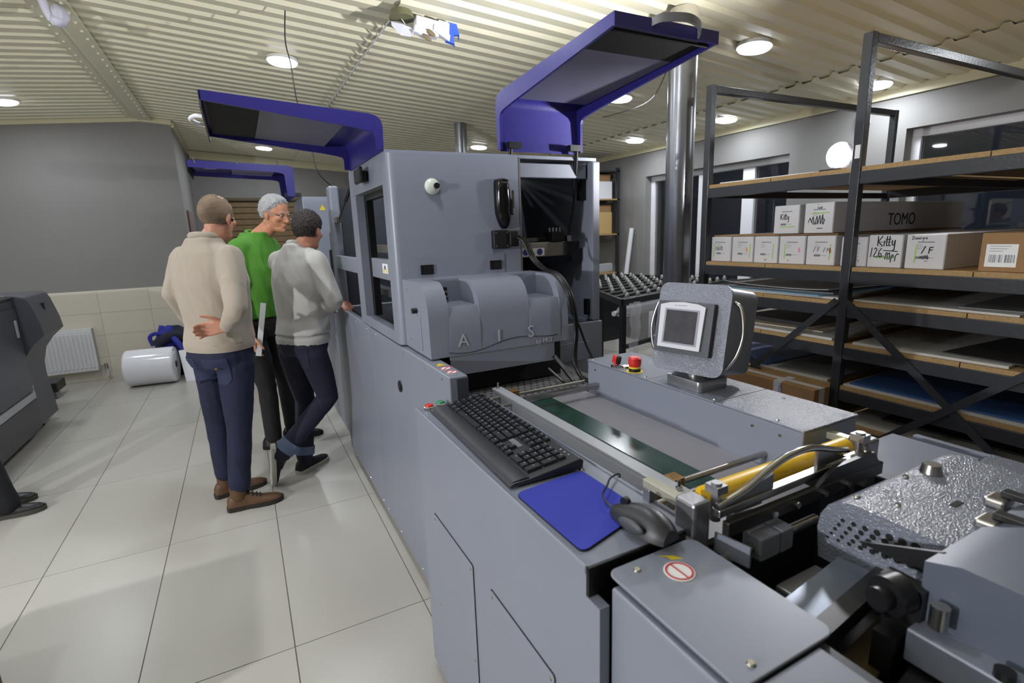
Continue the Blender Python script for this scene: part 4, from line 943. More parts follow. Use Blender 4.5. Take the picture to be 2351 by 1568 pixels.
def roll_box(y0, y1, z0, z1, depth, label, marks, hl=('v', 0.85), xf=2.445, m_=WCARTON):
    o = thing('roll_box', label, 'box', ((xf*2+depth)/2, (y0+y1)/2, z0), group='long white paper roll boxes on the rack')
    part('carton', MB().box(xf, xf+depth, y0, y1, z0, z1), m_, o, bevel=0.003)
    part('end_flap', MB().box(xf-0.0025, xf-0.0002, y0+0.002, y1-0.002, z0+0.002, z1-0.002), m_, o, bevel=0.001)
    w_, h_ = y1-y0, z1-z0; org = V(xf-0.0026, y1, z0)
    grey = MB()
    ribbon(grey, [(w_*0.30, h_*0.78), (w_*0.72, h_*0.78)], 0.004, org, nrm_u, up, 0.0004)
    for k in range(3): ribbon(grey, [(w_*0.30, h_*(0.70-0.055*k)), (w_*(0.42+0.08*(k % 2)), h_*(0.70-0.055*k))], 0.0015, org, nrm_u, up, 0.0004)
    ribbon(grey, [(w_*0.28, h_*0.33), (w_*0.50, h_*0.33)], 0.010, org, nrm_u, up, 0.0004)
    ribbon(grey, [(w_*0.50, h_*0.33), (w_*0.72, h_*0.33)], 0.0015, org, nrm_u, up, 0.0004)
    part('printed_label', grey, INKG, o, kind='stuff')
    if marks:
        mk_ = MB()
        for kind, fx, fz, s_, wd in marks:
            for pl in strokes(kind): ribbon(mk_, [(w_*fx+a*s_, h_*fz+b*s_) for a, b in pl], wd, org, nrm_u, up, 0.0007)
        part('handwriting', mk_, INK, o, kind='stuff')
    if hl:
        hm = MB()
        if hl[0] == 'v': ribbon(hm, [(w_*hl[1], h_*0.18), (w_*(hl[1]+0.02), h_*0.72)], 0.004, org, nrm_u, up, 0.0005)
        else: ribbon(hm, [(w_*0.25, h_*hl[1]), (w_*0.85, h_*(hl[1]+0.01))], 0.004, org, nrm_u, up, 0.0005)
        part('highlighter_stripe', hm, HILITE, o)
        if len(hl) > 2:
            part('highlighter_patch', ribbon(MB(), [(w_*hl[3], h_*0.42), (w_*(hl[3]-0.03), h_*0.58)], 0.009, org, nrm_u, up, 0.0005), hl[2], o)
    return o
ZS = 1.3525
roll_box(2.036, 2.172, ZS, ZS+0.138, 1.2, 'white roll box at the left end of the lower row beside the first rack post', [('note', 0.22, 0.45, 0.045, 0.003)], ('v', 0.14))
roll_box(1.893, 2.028, ZS, ZS+0.138, 1.2, 'white roll box with orange and green marks, second from the left in the lower row', None, ('v', 0.85, HILITEO, 0.72))
roll_box(1.748, 1.886, ZS, ZS+0.138, 1.2, 'white roll box with small pencil ticks, third from the left in the lower row', [('tick', 0.45, 0.08, 0.02, 0.0015)], ('v', 0.80))
roll_box(1.603, 1.740, ZS, ZS+0.138, 1.2, 'white roll box with green stripe left and pink mark right, fourth in the lower row', [('tick', 0.35, 0.1, 0.012, 0.0012)], ('v', 0.22, HILITEP, 0.80))
roll_box(1.457, 1.595, ZS, ZS+0.138, 1.2, 'white roll box with orange and green stripe, just left of the middle rack post', [('tick', 0.25, 0.45, 0.04, 0.002), ('tick', 0.6, 0.45, 0.035, 0.002)], ('v', 0.82, HILITEO, 0.85))
roll_box(1.318, 1.430, ZS, ZS+0.130, 1.2, 'white roll box half hidden behind the middle rack post', [('tick', 0.6, 0.15, 0.02, 0.0015)], None)
roll_box(1.180, 1.314, ZS, ZS+0.138, 1.2, 'white roll box with large black handwriting in two lines', [('kitty', 0.28, 0.66, 0.042, 0.0042), ('126', 0.10, 0.32, 0.040, 0.0036)], ('h', 0.30))
roll_box(1.030, 1.168, ZS, ZS+0.138, 0.9, 'white roll box with a sketched label and green stripe, rightmost white one', [('d', 0.15, 0.85, 0.030, 0.002), ('tick', 0.42, 0.45, 0.05, 0.004), ('scrawl', 0.38, 0.28, 0.022, 0.002)], ('v', 0.26))
roll_box(1.645, 1.780, ZS+0.1495, ZS+0.2875, 1.2, 'white roll box with one handwritten word, left one of the two stacked on top', [('kitty', 0.27, 0.50, 0.028, 0.003)], ('h', 0.24))
u2b = roll_box(1.478, 1.618, ZS+0.1495, ZS+0.2900, 1.2, 'white roll box with dark capitals on its side, right one stacked on top', [('scrawl', 0.15, 0.28, 0.055, 0.0035), ('note', 0.45, 0.80, 0.02, 0.002)], ('h', 0.66))
part('lettering', text_mb('TOMO', 0.085, (3.02, 1.4778, ZS+0.175), ux, up, 0.0005, align='CENTER'), mat('dark brown print', (44,36,34), rough=0.7), u2b)
single('cover_sheet', MB().box(2.46, 3.6, 1.46, 2.17, ZS+0.1405, ZS+0.147), CARTON, 'thin brown cardboard sheet lying between the two rows of roll boxes', 'cardboard')
cx = thing('shipping_carton', 'brown carton with a white barcode label on the middle rack shelf', 'box', (2.6, 0.85, ZS))
part('carton', MB().box(2.445, 2.85, 0.62, 0.922, ZS, ZS+0.14), CARTON, cx, bevel=0.003)
lb = part('barcode_label', MB().box(2.4438, 2.4448, 0.815, 0.905, ZS+0.018, ZS+0.100), STICKW, cx)
mb = MB(); random.seed(3)
for k in range(18): 
    if k == 10: continue
    mb.box(2.4432, 2.4438, 0.895-0.0042*k-0.0028*random.random()-0.0005, 0.895-0.0042*k, ZS+0.034, ZS+0.062)
for k in range(3): mb.box(2.4432, 2.4438, 0.835+0.01*k, 0.895, ZS+0.092-0.009*k, ZS+0.0935-0.009*k)
part('barcode', mb, INKG, lb, kind='stuff')

# boards and paper stored flat
BW = mat('white board', (196,194,192), rough=0.6, var=0.04, vscale=2); BG = mat('grey board', (120,120,122), rough=0.6); BB = mat('blue board', (58,92,150), rough=0.45); BL = mat('pale blue sheet', (130,170,200), rough=0.5); BD = mat('dark board', (60,58,58), rough=0.6); BC = mat('cream board', (200,190,165), rough=0.65)
def board(z, x0, x1, y0, y1, t, m_, label, rz=0.0, grp='boards stored flat on the rack', curl=0.0):
    mb = MB(); c = V((x0+x1)/2, (y0+y1)/2, 0); nx, ny = 6, 6; a, b = (x1-x0)/2, (y1-y0)/2
    vs_ = []
    for lay in (0, 1):
        for i in range(nx+1):
            for j in range(ny+1):
                u_, v_ = -1+2*i/nx, -1+2*j/ny
                p = V(u_*a, v_*b, 0); p.rotate(Matrix.Rotation(rz, 3, 'Z'))
                zz = z + lay*t + curl*max(0, (abs(v_)-0.3))**2*(0.5-0.5*u_)
                vs_.append((c.x+p.x, c.y+p.y, zz))
    fs_ = []; N = (nx+1)*(ny+1)
    for i in range(nx):
        for j in range(ny):
            q = i*(ny+1)+j; fs_.append((q, q+1, q+ny+2, q+ny+1)); fs_.append((N+q, N+q+ny+1, N+q+ny+2, N+q+1))
    rim = [j for j in range(ny+1)]+[i*(ny+1)+ny for i in range(1, nx+1)]+[nx*(ny+1)+j for j in range(ny-1,-1,-1)]+[i*(ny+1) for i in range(nx-1,0,-1)]
    for p, q in zip(rim, rim[1:]+rim[:1]): fs_.append((p, N+p, N+q, q))
    mb.add(vs_, fs_)
    return single('board_sheet', mb, m_, label, 'board', group=grp)
e = 0.0006
board(SH[2]+e, 2.43, 3.55, 1.43, 2.15, 0.010, BW, 'white board at the bottom of the messy stack under the roll boxes', 0.02)
board(SH[2]+0.012, 2.42, 3.3, 1.47, 2.10, 0.004, BL, 'pale blue sheet poking out of the messy stack under the roll boxes', -0.05)
board(SH[2]+0.018, 2.46, 3.5, 1.50, 2.16, 0.006, BG, 'grey board in the messy stack under the roll boxes', 0.06)
board(SH[2]+0.026, 2.5, 3.5, 1.45, 2.10, 0.004, BW, 'curled white sheet on top of the messy stack under the roll boxes', -0.08, curl=0.02)
board(SH[2]+e, 2.43, 3.6, 0.75, 1.33, 0.008, BW, 'white board right of the middle post, under the roll boxes', -0.04)
board(SH[2]+0.010, 2.48, 3.6, 0.50, 1.00, 0.004, BG, 'thin grey sheet overlapping the white board under the shipping carton', 0.05)
board(SH[3]+e, 2.42, 3.55, 1.42, 2.16, 0.012, BW, 'white board stack on the fourth shelf, left bay', 0.0)
board(SH[3]+0.014, 2.48, 3.5, 1.55, 2.15, 0.006, BC, 'cream sheet on the fourth shelf, left bay', 0.07)
board(SH[3]+0.022, 2.55, 3.5, 1.60, 2.0, 0.020, BD, 'dark board on top of the fourth shelf, left bay', -0.05)
board(SH[3]+e, 2.42, 3.6, 0.80, 1.34, 0.010, BW, 'white board on the fourth shelf, right of the middle post', 0.03)
board(SH[3]+0.012, 2.47, 3.6, 0.52, 0.98, 0.004, BD, 'dark sheet lying over white boards on the fourth shelf', -0.06)
board(SH[4]+e, 2.415, 3.6, 1.42, 2.16, 0.010, BW, 'white board edge on the fifth shelf, left bay', 0.0)
board(SH[4]+0.0115, 2.42, 3.5, 1.75, 2.15, 0.008, BB, 'blue board on the fifth shelf behind the brown carton', 0.0)
board(SH[4]+0.0115, 2.43, 3.5, 1.43, 1.72, 0.006, BG, 'grey board beside the blue board on the fifth shelf', 0.05)
board(SH[4]+e, 2.415, 3.6, 0.50, 1.345, 0.010, BW, 'long white board on the fifth shelf, right bay', 0.0)
board(SH[4]+0.0115, 2.43, 3.6, 0.50, 1.33, 0.008, BB, 'large blue board lying on the white one, right bay', 0.015)
board(SH[5]+e, 2.42, 3.5, 0.62, 1.345, 0.012, BW, 'white board on the sixth shelf at knee height', 0.0)
board(SH[5]+0.0135, 2.55, 3.5, 0.5, 1.25, 0.010, BD, 'dark board on top of the sixth shelf', 0.05)

# brown carton standing in front of the rack
pk = thing('taped_carton', 'brown carton with white printed tape in front of the rack, behind the console', 'box', (2.315, 1.67, 0.0))
part('carton', MB().box(2.255, 2.372, 1.378, 1.96, 0.0, 0.80), CARTON, pk, bevel=0.003)
TAPE = mat('white packing tape', (200,200,210), rough=0.3)
part('tape_top', MB().box(2.292, 2.330, 1.378, 1.96, 0.8002, 0.8008), TAPE, pk)
part('tape_end', MB().box(2.292, 2.330, 1.3768, 1.3778, 0.71, 0.8006), TAPE, pk)
tp = part('tape_band', MB().box(2.2538, 2.2548, 1.545, 1.585, 0.735, 0.8008).box(2.2540, 2.372, 1.545, 1.585, 0.8009, 0.8015), TAPE, pk)
part('lettering', text_mb('MGI', 0.026, (2.2535, 1.558, 0.770), V(0,0,-1), V(0,-1,0), 0.0003), mat('tape blue print', (40,50,150), rough=0.5), tp)

# ------------------------------------------------------------------ ball transfer table behind
bt = thing('ball_table', 'black ball transfer table with grey rollers behind the steel column', 'table', (3.5, 4.0, 0.0))
E1, E2, P1_ = V(0.963, 0.268, 0), V(-0.268, 0.963, 0), V(2.64, 3.2, 0)
BTM = mat('black table steel', (26,27,30), rough=0.35)
PL, P2_, P3_ = V(2.86, 3.78, 0), P1_+E1*2.0, P1_+E1*2.0+E2*1.4
P4_ = V(3.30, 4.95, 0)
corn = [P1_, P2_, P3_, P4_, PL]
for a, b in zip(corn, corn[1:]+corn[:1]):
    part('table_edge', MB().beam(a+V(0,0,0.985), b+V(0,0,0.985), 0.03, 0.05), BTM, bt)
for p in corn: part('leg', MB().box(p.x-0.02, p.x+0.02, p.y-0.02, p.y+0.02, 0.0, 0.96), BTM, bt)
for z in (0.62, 0.36):
    part('table_rail', MB().beam(P1_+V(0,0,z), P2_+V(0,0,z), 0.03, 0.03), BTM, bt)
part('back_panel', MB().beam(P4_+V(0,0,0.5), P3_+V(0,0,0.5), 0.02, 0.60), BTM, bt)
unit = None
from mathutils.geometry import intersect_point_tri_2d
def inside(p):
    n_ = len(corn); c_ = True
    for a, b in zip(corn, corn[1:]+corn[:1]):
        d = b-a; q = p-a
        if d.x*q.y-d.y*q.x < 0.03*d.length: c_ = False
    return c_
for j in range(9):
    base = P1_+E2*(0.08+0.16*j); xs_ = [k*0.02 for k in range(-20, 105) if inside(base+E1*(k*0.02))]
    if not xs_: continue
    a, b = base+E1*min(xs_), base+E1*max(xs_)
    part('slat', MB().beam(a+V(0,0,0.985), b+V(0,0,0.985), 0.05, 0.03), BTM, bt)
    k = min(xs_)+0.07+(0.08 if j % 2 else 0)
    while k < max(xs_)-0.03:
        p = base+E1*k+V(0,0,1.0)
        if unit is None:
            mb = MB().cyl(p, p+V(0,0,0.022), 0.020, 12, r2=0.018).cyl(p+V(0,0,0.022), p+V(0,0,0.036), 0.018, 12, r2=0.012).cyl(p+V(0,0,0.036), p+V(0,0,0.045), 0.012, 12, r2=0.005)
            unit = part('ball_unit', mb, mat('ball housing', (150,150,145), rough=0.3, metal=0.4), bt, smooth=50); u0_ = p
        else: part_like('ball_unit', unit, bt, tuple(p-u0_))
        k += 0.16
FILM = mat('clear film', (225,225,235), rough=0.18, alpha=0.42)
fr_ = thing('film_roll', 'roll of clear film hung under the near edge of the ball table', 'film roll', (3.2, 3.33, 0.85))
c0, c1 = P1_+E1*0.06+E2*0.06+V(0,0,0.895), P1_+E1*1.5+E2*0.06+V(0,0,0.895)
part('film', MB().cyl(c0, c1, 0.045, 24), mat('wrapped film', (205,205,215), rough=0.2), fr_, smooth=40)
part('core', MB().cyl(c0-E1*0.10, c1+E1*0.08, 0.02, 16), WHITE, fr_, smooth=40)
mb = MB(); n = 14
vs_ = []
for i in range(n+1):
    for j in range(10):
        a_ = j/9; z = 0.985-0.93*i/n
        p = P1_+E1*(-0.01+0.14*a_)-E2*(0.065+0.018*math.sin(7*a_+0.5*i)+0.01*math.sin(2.3*i)); vs_.append((p.x, p.y, z))
fs_ = [(i*10+j, i*10+j+1, (i+1)*10+j+1, (i+1)*10+j) for i in range(n) for j in range(9)]
single('film_sheet', mb.add(vs_, fs_), FILM, 'crumpled clear film hanging down from the corner of the ball table', 'film', smooth=80)
wb = P1_+E2*1.55
single('table_fence', MB().beam(wb+E1*0.1+V(0,0,1.10), wb+E1*1.95+V(0,0,1.10), 0.05, 0.09), mat('pale fence', (170,170,172), rough=0.4), 'pale aluminium fence bar along the back of the ball table', 'bar')
single('fence_post', MB().beam(wb+E1*1.2+V(0,0,0), wb+E1*1.2+V(0,0,1.055), 0.05, 0.05), BTM, 'black upright carrying the pale fence bar behind the ball table', 'post')
hz = [wb+E1*0.15+V(0,0,1.19), wb+E1*0.5+V(0,0,1.21), wb+E1*0.8+V(0,0,1.235), wb+E1*0.92+V(0,0,1.22), wb+E1*0.94+V(0,0,1.18)]
single('hose', MB().tube(smooth_pts(hz), 0.035, 12), BLACK, 'thick black corrugated hose resting above the pale fence bar', 'hose', smooth=60)

# far shelf by the right wall
bs = thing('back_shelf', 'small dark shelf with boxes against the far end of the right wall', 'shelf', (4.6, 6.4, 0.0))
for x in (4.42, 4.85):
    for y in (6.02, 7.0): part('post', MB().box(x-0.02, x+0.02, y-0.02, y+0.02, 0, 2.40), RACKM, bs)
for z in (0.3, 0.95, 1.50, 1.98, 2.36): part('shelf_board', MB().box(4.40, 4.87, 6.0, 7.02, z-0.02, z), CHIP if z < 2.3 else RACKM, bs)
single('small_carton', MB().box(4.46, 4.80, 6.08, 6.55, 1.5005, 1.80), mat('pale wood carton', (190,160,105), rough=0.7), 'pale brown carton on the middle board of the far shelf', 'box', bevel=0.004)
single('small_carton', MB().box(4.46, 4.80, 6.10, 6.55, 1.8005, 1.90), CARTON, 'flat brown carton on top of the pale one on the far shelf', 'box', bevel=0.004)
single('white_box', MB().box(4.46, 4.80, 6.08, 6.60, 1.9805, 2.22), WHITE, 'white box on the upper board of the far shelf', 'box', bevel=0.004)
single('small_carton', MB().box(4.50, 4.80, 6.12, 6.55, 2.2205, 2.32), CARTON, 'brown carton lying on the white box on the far shelf', 'box', bevel=0.004)
tb = thing('cardboard_tube', 'white cardboard tube leaning on the right wall beside the far shelf', 'tube', (4.7, 5.75, 0.0))
part('tube', MB().cyl((4.70, 5.80, 0.0), (4.86, 5.72, 1.55), 0.032, 20), WHITE, tb, smooth=40)
part('end_cap', MB().cyl((4.86, 5.72, 1.551), (4.862, 5.719, 1.565), 0.033, 20), WHITE, tb)
# ------------------------------------------------------------------ left side of the room
PRM = mat('printer charcoal', (74,75,84), rough=0.4, var=0.04); PRD = mat('printer dark', (44,45,52), rough=0.35); PRL = mat('printer pale trim', (165,166,172), rough=0.4)
pr_ = thing('production_printer', 'large charcoal production printer cut by the left edge of the photo', 'printer', (-2.1, 5.1, 0.0))
PX = -1.665
part('body', MB().box(-2.6, PX-0.012, 4.25, 5.55, 0.06, 1.16), PRM, pr_, bevel=0.01)
prof = [(-2.6, 0.07), (-1.69, 0.07), (-1.70, 0.25), (-1.715, 0.42), (-1.71, 0.55), (-1.675, 0.68), (-1.61, 0.77), (-1.525, 0.85), (-1.535, 0.95), (-1.575, 1.12), (-1.595, 1.17), (-1.63, 1.19), (-2.6, 1.19)]
part('finisher_end', MB().prism(prof, 'y', 5.56, 6.10), PRM, pr_, smooth=30)
for y0, y1 in ((4.27, 4.83), (4.845, 5.54)):
    d_ = part('door', MB().box(PX-0.011, PX, y0, y1, 0.40, 1.09), PRM, pr_, bevel=0.006)
    part('door_handle', MB().box(PX+0.001, PX+0.012, y1-0.10, y1-0.06, 0.86, 1.0), PRL, d_, bevel=0.003)
part('base_drawer', MB().box(PX-0.011, PX+0.004, 4.27, 5.54, 0.08, 0.33), PRD, pr_, bevel=0.004)
part('base_trim', MB().box(PX-0.011, PX+0.008, 4.27, 5.54, 0.335, 0.39), PRL, pr_, bevel=0.004)
part('top_panel', MB().box(-2.58, PX, 4.27, 5.55, 1.1605, 1.185), PRD, pr_, bevel=0.006)
part('latch', MB().box(-1.712, -1.70, 5.62, 5.67, 0.32, 0.42), PRL, pr_, bevel=0.003)
part('latch', MB().box(-1.60, -1.585, 5.70, 5.76, 0.865, 0.93), PRL, pr_, bevel=0.003)
part('vent', MB().box(-1.572, -1.556, 5.80, 5.84, 1.03, 1.10), BLACKM, pr_)
part('end_guard', MB().prism([(-1.76, 0.12), (-1.715, 0.12), (-1.722, 0.45), (-1.72, 0.60), (-1.76, 0.62)], 'y', 6.101, 6.12), mat('tan guard', (180,150,110), rough=0.6), pr_)
for y in (4.4, 5.4, 5.9):
    for x in (-1.78, -2.45): part('foot', MB().cyl((x, y, 0.0), (x, y, 0.07), 0.03, 12), BLACK, pr_)
single('paper_stack', MB().box(-2.0, -1.72, 4.75, 5.05, 1.1855, 1.20), BW, 'white papers lying on top of the charcoal printer', 'paper')
single('red_tool', MB().beam((-1.80, 5.10, 1.197), (-1.75, 5.24, 1.197), 0.03, 0.022), RED, 'small red tool on top of the charcoal printer', 'tool', bevel=0.004)
single('steel_ruler', MB().beam((-1.78, 5.25, 1.189), (-1.70, 5.52, 1.189), 0.03, 0.006), STEEL, 'steel ruler lying along the edge of the charcoal printer top', 'ruler')

rd = thing('radiator', 'white panel radiator on the tiled back wall', 'radiator', (-2.1, 7.55, 0.1))
RADM = mat('radiator enamel', (218,218,220), rough=0.35)
part('panel', MB().box(-2.60, -1.64, 7.515, 7.56, 0.13, 0.62), RADM, rd, bevel=0.008)
src = None
for k in range(24):
    x = -2.585+0.039*k
    if src is None: src = part('rib', MB().box(x, x+0.022, 7.503, 7.5145, 0.17, 0.58), RADM, rd, bevel=0.005); s0 = x
    else: part_like('rib', src, rd, (x-s0, 0, 0))
part('top_grille', MB().box(-2.60, -1.64, 7.52, 7.60, 0.6205, 0.632), RADM, rd)
part('valve', MB().cyl((-1.64, 7.54, 0.17), (-1.57, 7.54, 0.17), 0.016, 12).cyl((-1.57, 7.54, 0.14), (-1.57, 7.54, 0.20), 0.022, 12), CHROME, rd, smooth=40)
part('pipe', MB().tube([(-1.57, 7.54, 0.14), (-1.57, 7.56, 0.05), (-1.57, 7.60, 0.03)], 0.009, 8), WHITE, rd)
part('wall_bracket', MB().box(-2.45, -2.40, 7.56, 7.607, 0.15, 0.58), RADM, rd)
part('wall_bracket', MB().box(-1.85, -1.80, 7.56, 7.607, 0.15, 0.58), RADM, rd)

wr = thing('film_drum', 'big glossy white roll lying on the floor by the back wall', 'roll', (-1.07, 6.98, 0.0))
ax = V(1, -0.10, 0).normalized(); c = V(-1.04, 6.98, 0.205)
part('wrapped_roll', MB().cyl(c-ax*0.235, c-ax*0.22, 0.195, 40, r2=0.205).cyl(c-ax*0.22, c+ax*0.22, 0.205, 40).cyl(c+ax*0.22, c+ax*0.235, 0.205, 40, r2=0.195), mat('glossy white film', (228,228,234), rough=0.12), wr, smooth=35)
part('core', MB().cyl(c+ax*0.236, c+ax*0.238, 0.04, 20), BLACKM, wr)

# blue work jacket thrown over a bag
def heap(cx, cy, rx, ry, rz, seed, amp=0.25):
    mb = MB()
    def fn(d):
        p = Vector(d)*2.2+Vector((seed, seed*1.7, 0)); return 1 + amp*noise.noise(p) + amp*0.5*noise.noise(p*2.3)
    mb.ell((cx, cy, rz*0.72), rx, ry, rz, n=40, m=24, fn=fn)
    mb.v = [(a, b, max(0.0, c_)) for a, b, c_ in mb.v]; return mb
jk = thing('work_jacket', 'crumpled navy and blue work jacket on the floor beside the white roll', 'jacket', (-0.78, 7.36, 0.0))
NAVY = mat('navy cloth', (34,36,52), rough=0.85); RBLUE = mat('royal blue cloth', (44,50,150), rough=0.8)
part('jacket_body', heap(-0.80, 7.40, 0.25, 0.14, 0.34, 3.1, 0.12), NAVY, jk, smooth=70)
part('lining', heap(-0.90, 7.34, 0.13, 0.10, 0.36, 8.4, 0.12), RBLUE, jk, smooth=70)
part('sleeve', MB().tube(smooth_pts([(-0.72, 7.26, 0.46), (-0.82, 7.22, 0.50), (-0.93, 7.20, 0.46), (-1.0, 7.20, 0.40)]), [0.05]*4+[0.06]*8+[0.055]*7 if False else 0.055, 12), NAVY, jk, smooth=70)
part('collar', MB().tube(smooth_pts([(-1.03, 7.22, 0.40), (-1.05, 7.22, 0.50), (-0.99, 7.22, 0.54), (-0.93, 7.24, 0.50), (-0.95, 7.22, 0.42)]), 0.022, 10), RBLUE, jk, smooth=70)
part('strap', MB().tube(smooth_pts([(-0.82, 7.19, 0.48), (-0.76, 7.12, 0.40), (-0.72, 7.10, 0.28), (-0.70, 7.10, 0.12)]), 0.03, 8), RBLUE, jk, smooth=70)
part('bag', heap(-0.70, 7.32, 0.13, 0.12, 0.24, 5.5, 0.10), BLACKM, jk, smooth=70)
# white panel leaning on the bag
q = [V(-0.775, 7.07, 0.335), V(-0.55, 7.07, 0.35), V(-0.50, 6.86, 0.004), V(-0.725, 6.86, 0.0)]
nn = (q[1]-q[0]).cross(q[3]-q[0]).normalized()*0.008
single('foam_sheet', MB().add(q+[p+nn for p in q], [(0,1,2,3),(7,6,5,4),(0,4,5,1),(1,5,6,2),(2,6,7,3),(3,7,4,0)]), WHITE, 'white foam sheet leaning on the jacket beside the balding man', 'sheet')
lo_ = thing('floor_box', 'low black box on a small foot in front of the radiator', 'box', (-2.1, 6.95, 0.0))
part('case', MB().box(-2.45, -1.87, 6.85, 7.15, 0.075, 0.175), BLACK, lo_, bevel=0.008)
for x in (-2.38, -1.94): part('foot', MB().cyl((x, 6.9, 0.0), (x, 6.9, 0.012), 0.05, 16, r2=0.03).cyl((x, 6.9, 0.012), (x, 6.9, 0.0745), 0.012, 10), DGREY, lo_)
part('base_bar', MB().box(-2.40, -1.92, 6.98, 7.10, 0.0, 0.074), PRL, lo_)
single('wood_crate', MB().box(-1.62, -0.945, 1.65, 2.26, 0.0, 0.42), mat('dark brown board', (96,76,50), rough=0.6), 'dark brown crate corner at the bottom left edge of the photo', 'crate', bevel=0.004)

# ------------------------------------------------------------------ things under the ceiling
def cpt(x, y, d=0.0): return V(x, y, zc(x)+0.026-d)
single('ceiling_cable', MB().tube([cpt(1.0, 3.45, 0.006), cpt(0.985, 4.2, 0.008), cpt(0.975, 5.0, 0.008), cpt(0.965, 5.9, 0.006)], 0.006, 6), WHITE, 'straight white cable running along the ceiling seam above the left blue cover', 'cable', smooth=60)
single('hanging_cable', MB().tube(smooth_pts([cpt(0.424, 3.66), V(0.405, 3.65, 2.731), V(0.422, 3.65, 2.60), V(0.431, 3.65, 2.414), V(0.46, 3.65, 2.26), V(0.489, 3.65, 2.123), V(0.513, 3.65, 1.978), V(0.585, 3.655, 1.895)]), 0.004, 6), BLACK, 'thin black cable hanging from the ceiling to the machine behind the left blue cover', 'cable', smooth=60)
single('ceiling_wire', MB().tube(smooth_pts([cpt(2.50, 2.52, 0.0), V(2.9, 3.1, 2.60), V(3.25, 3.7, 2.60), cpt(3.5, 4.6, 0.0)]), 0.0035, 6), BLACK, 'thin sagging wire under the ceiling left of the steel column', 'wire', smooth=60)
pd = thing('hanging_decoration', 'white folded paper decoration with blue tips and brown ovals under the ceiling', 'decoration', (1.15, 3.27, 2.70))
PAP = mat('white paper', (226,226,236), rough=0.7); PBL = mat('bright blue foil', (70,110,225), rough=0.35); PBR = mat('brown oval', (128,112,84), rough=0.6)
part('canopy', MB().cyl((1.03, 3.30, zc(1.03)+0.03), (1.03, 3.30, zc(1.03)-0.015), 0.06, 24, r2=0.075), mat('olive canopy', (118,116,88), rough=0.5), pd, smooth=40)
part('hook', MB().cyl((1.03, 3.30, zc(1.03)-0.015), (1.06, 3.285, 2.775), 0.004, 8), STEEL, pd)
part('paper_fold', MB().loft([[V(0.965, 3.30, 2.79)+V(0,0,0.012), V(0.965, 3.30, 2.79)-V(0,0,0.012), V(0.965, 3.28, 2.79)], [V(1.02, 3.29, 2.775)+V(0,0.02,0.035), V(1.02, 3.29, 2.775)+V(0,0.02,-0.04), V(1.02, 3.25, 2.775)], [V(1.08, 3.28, 2.76)+V(0,0.02,0.02), V(1.08, 3.28, 2.76)+V(0,0.02,-0.03), V(1.08, 3.25, 2.76)]]), PAP, pd)
part('paper_block', MB().obox((1.17, 3.27, 2.782), V(0.07, 0.0, -0.008), V(0.0, 0.03, 0.0), V(0.004, 0, 0.045)), PAP, pd, bevel=0.004)
part('paper_block', MB().obox((1.12, 3.25, 2.748), V(0.035, 0.0, -0.012), V(0.0, 0.02, 0.0), V(0.004, 0, 0.02)), PAP, pd, bevel=0.004)
part('paper_block', MB().obox((1.275, 3.27, 2.785), V(0.035, 0.0, -0.006), V(0.0, 0.025, 0.0), V(0.004, 0, 0.04)), PAP, pd, bevel=0.004)
part('paper_block', MB().obox((1.255, 3.25, 2.755), V(0.05, 0.0, -0.025), V(0.0, 0.02, 0.0), V(0.004, 0, 0.018)), PAP, pd, bevel=0.004)
part('foil_tip', MB().loft([[V(1.31, 3.26, 2.83), V(1.31, 3.28, 2.75), V(1.31, 3.25, 2.75)], [V(1.365, 3.26, 2.825), V(1.375, 3.28, 2.765), V(1.375, 3.25, 2.765)], [V(1.372, 3.26, 2.785), V(1.374, 3.27, 2.735), V(1.374, 3.255, 2.735)]]), PBL, pd)
part('foil_tip', MB().loft([[V(1.285, 3.25, 2.765), V(1.285, 3.27, 2.715), V(1.285, 3.24, 2.715)], [V(1.335, 3.25, 2.76), V(1.335, 3.27, 2.705), V(1.335, 3.24, 2.705)], [V(1.34, 3.25, 2.72), V(1.34, 3.26, 2.69), V(1.34, 3.245, 2.69)]]), PBL, pd)
for c_ in ((1.185, 3.235, 2.745), (1.155, 3.23, 2.715)):
    part('brown_oval', MB().ell(c_, 0.032, 0.01, 0.014, X=V(0.85,0,-0.5).normalized(), Y=(0,1,0), Z=V(0.5,0,0.85).normalized(), n=16, m=8), PBR, pd, smooth=60)
pb = thing('hanging_bag', 'white plastic bundle hanging at the ridge strip in the top left corner', 'bag', (-0.79, 4.2, 2.80))
part('bundle', MB().ell((-0.765, 4.2, 2.895), 0.045, 0.05, 0.055, n=24, m=14, fn=lambda d: 1+0.25*noise.noise(Vector(d)*2.5)), mat('milky plastic', (205,205,222), rough=0.35), pb, smooth=60)
part('tube_piece', MB().tube([(-0.83, 4.18, 2.965), (-0.815, 4.18, 2.90), (-0.80, 4.19, 2.86)], 0.022, 12), mat('milky plastic', (205,205,222)), pb, smooth=60)
part('fold', MB().ell((-0.775, 4.19, 2.86), 0.04, 0.04, 0.03, n=20, m=10, fn=lambda d: 1+0.3*noise.noise(Vector(d)*3+Vector((4,0,0)))), mat('milky plastic', (205,205,222)), pb, smooth=60)
